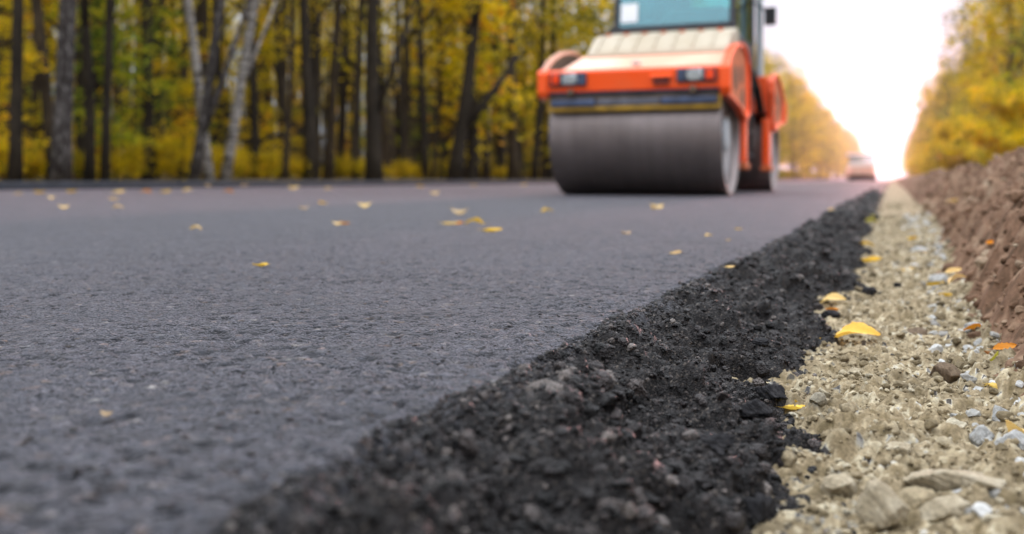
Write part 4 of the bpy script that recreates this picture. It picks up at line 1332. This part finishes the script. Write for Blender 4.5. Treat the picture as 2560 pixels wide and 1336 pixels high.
# small bushes in front of the right trees
rb = sapling('bush', 'yellow bush between the soil bank and the roadside trees', 'bush', 2.2, 1.5, 40, 26, FYEL, 560, 'bushes behind the soil bank', .13, False)
q = 0
yy = 26.0
while yy < 130:
    loc = (3.6 + random.uniform(-.6, .8), yy, .05)
    if q == 0: rb.location = loc
    else: dup(rb, loc, random.uniform(0, 6), random.uniform(.75, 1.3))
    q += 1; yy += random.uniform(2.6, 5)
lspots = []
yy = 34.0
while yy < 460:
    lspots.append((-15.2 + random.uniform(-.9, .9) + (1.0 if yy > 150 else 0), yy)); yy += random.uniform(4.0, 6.5) * (1 if yy < 200 else 1.8)
for i, (x_, y_) in enumerate(lspots):
    k = i % 2
    loc = (x_, y_, .1)
    if i < 2: lt[k].location = loc
    else: dup(lt[k], loc, random.uniform(0, 6), random.uniform(.92, 1.22))
yy = 47.0
while yy < 240:
    for xx in (-13.6, -17.5):
        dup(bu[random.choice((1, 2, 2))], (xx + random.uniform(-.5, .5), yy + random.uniform(-1, 1), .06), random.uniform(0, 6), (random.uniform(1.4, 2.4),) * 2 + (random.uniform(.9, 1.9),), label='bush lining the kerb beyond the roller', group='bushes lining the kerb beyond the roller')
    yy += random.uniform(2.0, 3.2) * (1 + yy / 120)

# the far wood that closes the view between the trunks
VV, FF = [], []
bm = bmesh.new()
for i in range(1000):
    x_ = -33 - random.random() * 55; y_ = -10 + random.random() * 330
    h_ = random.uniform(11, 17)
    if x_ > -46 and y_ < 24: continue
    tube(bm, [(x_, y_, 0), (x_ + random.uniform(-.4, .4), y_, h_ * .5), (x_ + random.uniform(-.8, .8), y_ + random.uniform(-.8, .8), h_)], [.2, .15, .04], 6, False)
tag(obj('far_trunks', bm, BARKB), kind='stuff')
C = np.stack([rng.uniform(-92, -54, 4600), rng.uniform(-10, 320, 4600), np.where(rng.random(4600) < .6, rng.uniform(.4, 5, 4600), 3 + np.abs(rng.normal(0, 1, 4600)) * 5.0)], -1)
tag(leaves('far_foliage', C, .9, 14, .42, FBRN, None, .7, 77), kind='stuff')

# ------------------------------------------------------------------ light
SUN_EL, SUN_AZ = math.radians(1.3), math.radians(.3)        # azimuth from +Y toward +X
W = bpy.data.worlds.new('World'); S.world = W; W.use_nodes = True
t = W.node_tree; bg = t.nodes['Background']
sky = t.nodes.new('ShaderNodeTexSky'); sky.sky_type = 'NISHITA'; sky.sun_disc = False
sky.sun_elevation = SUN_EL; sky.sun_rotation = SUN_AZ; sky.air_density = 1.2; sky.dust_density = 3.0
tc = t.nodes.new('ShaderNodeTexCoord'); mp = t.nodes.new('ShaderNodeMapping'); mp.inputs['Scale'].default_value = (1, 1, 2.6)
nz = t.nodes.new('ShaderNodeTexNoise'); nz.inputs['Scale'].default_value = 2.2; nz.inputs['Detail'].default_value = 6; nz.inputs['Roughness'].default_value = .55
cr = t.nodes.new('ShaderNodeValToRGB'); cr.color_ramp.elements[0].position = .3; cr.color_ramp.elements[0].color = (8.6, 9.2, 10.4, 1); cr.color_ramp.elements[1].position = .7; cr.color_ramp.elements[1].color = (10.6, 10.8, 11.2, 1)
mx = t.nodes.new('ShaderNodeMix'); mx.data_type = 'RGBA'; mx.inputs[0].default_value = .975
t.links.new(tc.outputs['Generated'], mp.inputs[0]); t.links.new(mp.outputs[0], nz.inputs['Vector']); t.links.new(nz.outputs['Fac'], cr.inputs[0])
t.links.new(sky.outputs[0], mx.inputs[6]); t.links.new(cr.outputs[0], mx.inputs[7]); sx = t.nodes.new('ShaderNodeSeparateXYZ'); t.links.new(tc.outputs['Generated'], sx.inputs[0])
er = t.nodes.new('ShaderNodeValToRGB'); er.color_ramp.elements[0].position = 0.0; er.color_ramp.elements[0].color = (.33, .36, .40, 1); er.color_ramp.elements[1].position = 1.0; er.color_ramp.elements[1].color = (2.05, 2.05, 2.05, 1)
e2 = er.color_ramp.elements.new(.16); e2.color = (.46, .475, .495, 1)
e3 = er.color_ramp.elements.new(.34); e3.color = (.80, .81, .83, 1)
t.links.new(sx.outputs['Z'], er.inputs[0])
m2 = t.nodes.new('ShaderNodeMix'); m2.data_type = 'RGBA'; m2.blend_type = 'MULTIPLY'; m2.inputs[0].default_value = 1
t.links.new(mx.outputs[2], m2.inputs[6]); t.links.new(er.outputs[0], m2.inputs[7]); t.links.new(m2.outputs[2], bg.inputs[0])
bg.inputs[1].default_value = .10
sl = bpy.data.lights.new('sun', 'SUN'); sl.energy = 2.0; sl.angle = math.radians(6); sl.color = (1, .48, .45)
so = bpy.data.objects.new('sun', sl); COL.objects.link(so)
dv = Vector((math.sin(SUN_AZ) * math.cos(SUN_EL), math.cos(SUN_AZ) * math.cos(SUN_EL), math.sin(SUN_EL)))
so.rotation_euler = dv.to_track_quat('Z', 'Y').to_euler()

# the bright air
bm = bmesh.new(); box(bm, -432, 432, -412, 640, -1.6, 45)
hm = bpy.data.materials.new('haze'); hm.use_nodes = True
ht = hm.node_tree; ht.nodes.remove(ht.nodes['Principled BSDF'])
hv = ht.nodes.new('ShaderNodeVolumePrincipled'); hv.inputs['Color'].default_value = (1, .93, .90, 1); hv.inputs['Density'].default_value = .00014; hv.inputs['Anisotropy'].default_value = .94
ht.links.new(hv.outputs[0], ht.nodes['Material Output'].inputs['Volume'])
tag(obj('haze', bm, hm), kind='stuff')

# ------------------------------------------------------------------ camera
cd = bpy.data.cameras.new('camera'); co = bpy.data.objects.new('camera', cd); COL.objects.link(co)
co.location = (0, 0, H); co.rotation_euler = (PI / 2, 0, TH)
cd.sensor_width = 36; cd.lens = 35.0 * FPX / 2488.9; cd.shift_y = -220 / 2560
cd.clip_start = .01; cd.clip_end = 2000
cd.dof.use_dof = True; cd.dof.focus_distance = 1.14; cd.dof.aperture_fstop = 3.9
S.camera = co
S.view_settings.view_transform = 'Standard'; S.view_settings.look = 'None'; S.view_settings.exposure = 1.0; S.view_settings.gamma = 1
c = S.cycles
c.max_bounces = 6; c.diffuse_bounces = 3; c.glossy_bounces = 3; c.transmission_bounces = 4; c.transparent_max_bounces = 8
c.use_denoising = True
c.sample_clamp_indirect = 4.0; c.sample_clamp_direct = 12.0
try:
    c.denoiser = 'OPENIMAGEDENOISE'; c.denoising_input_passes = 'RGB_ALBEDO_NORMAL'
except Exception: pass
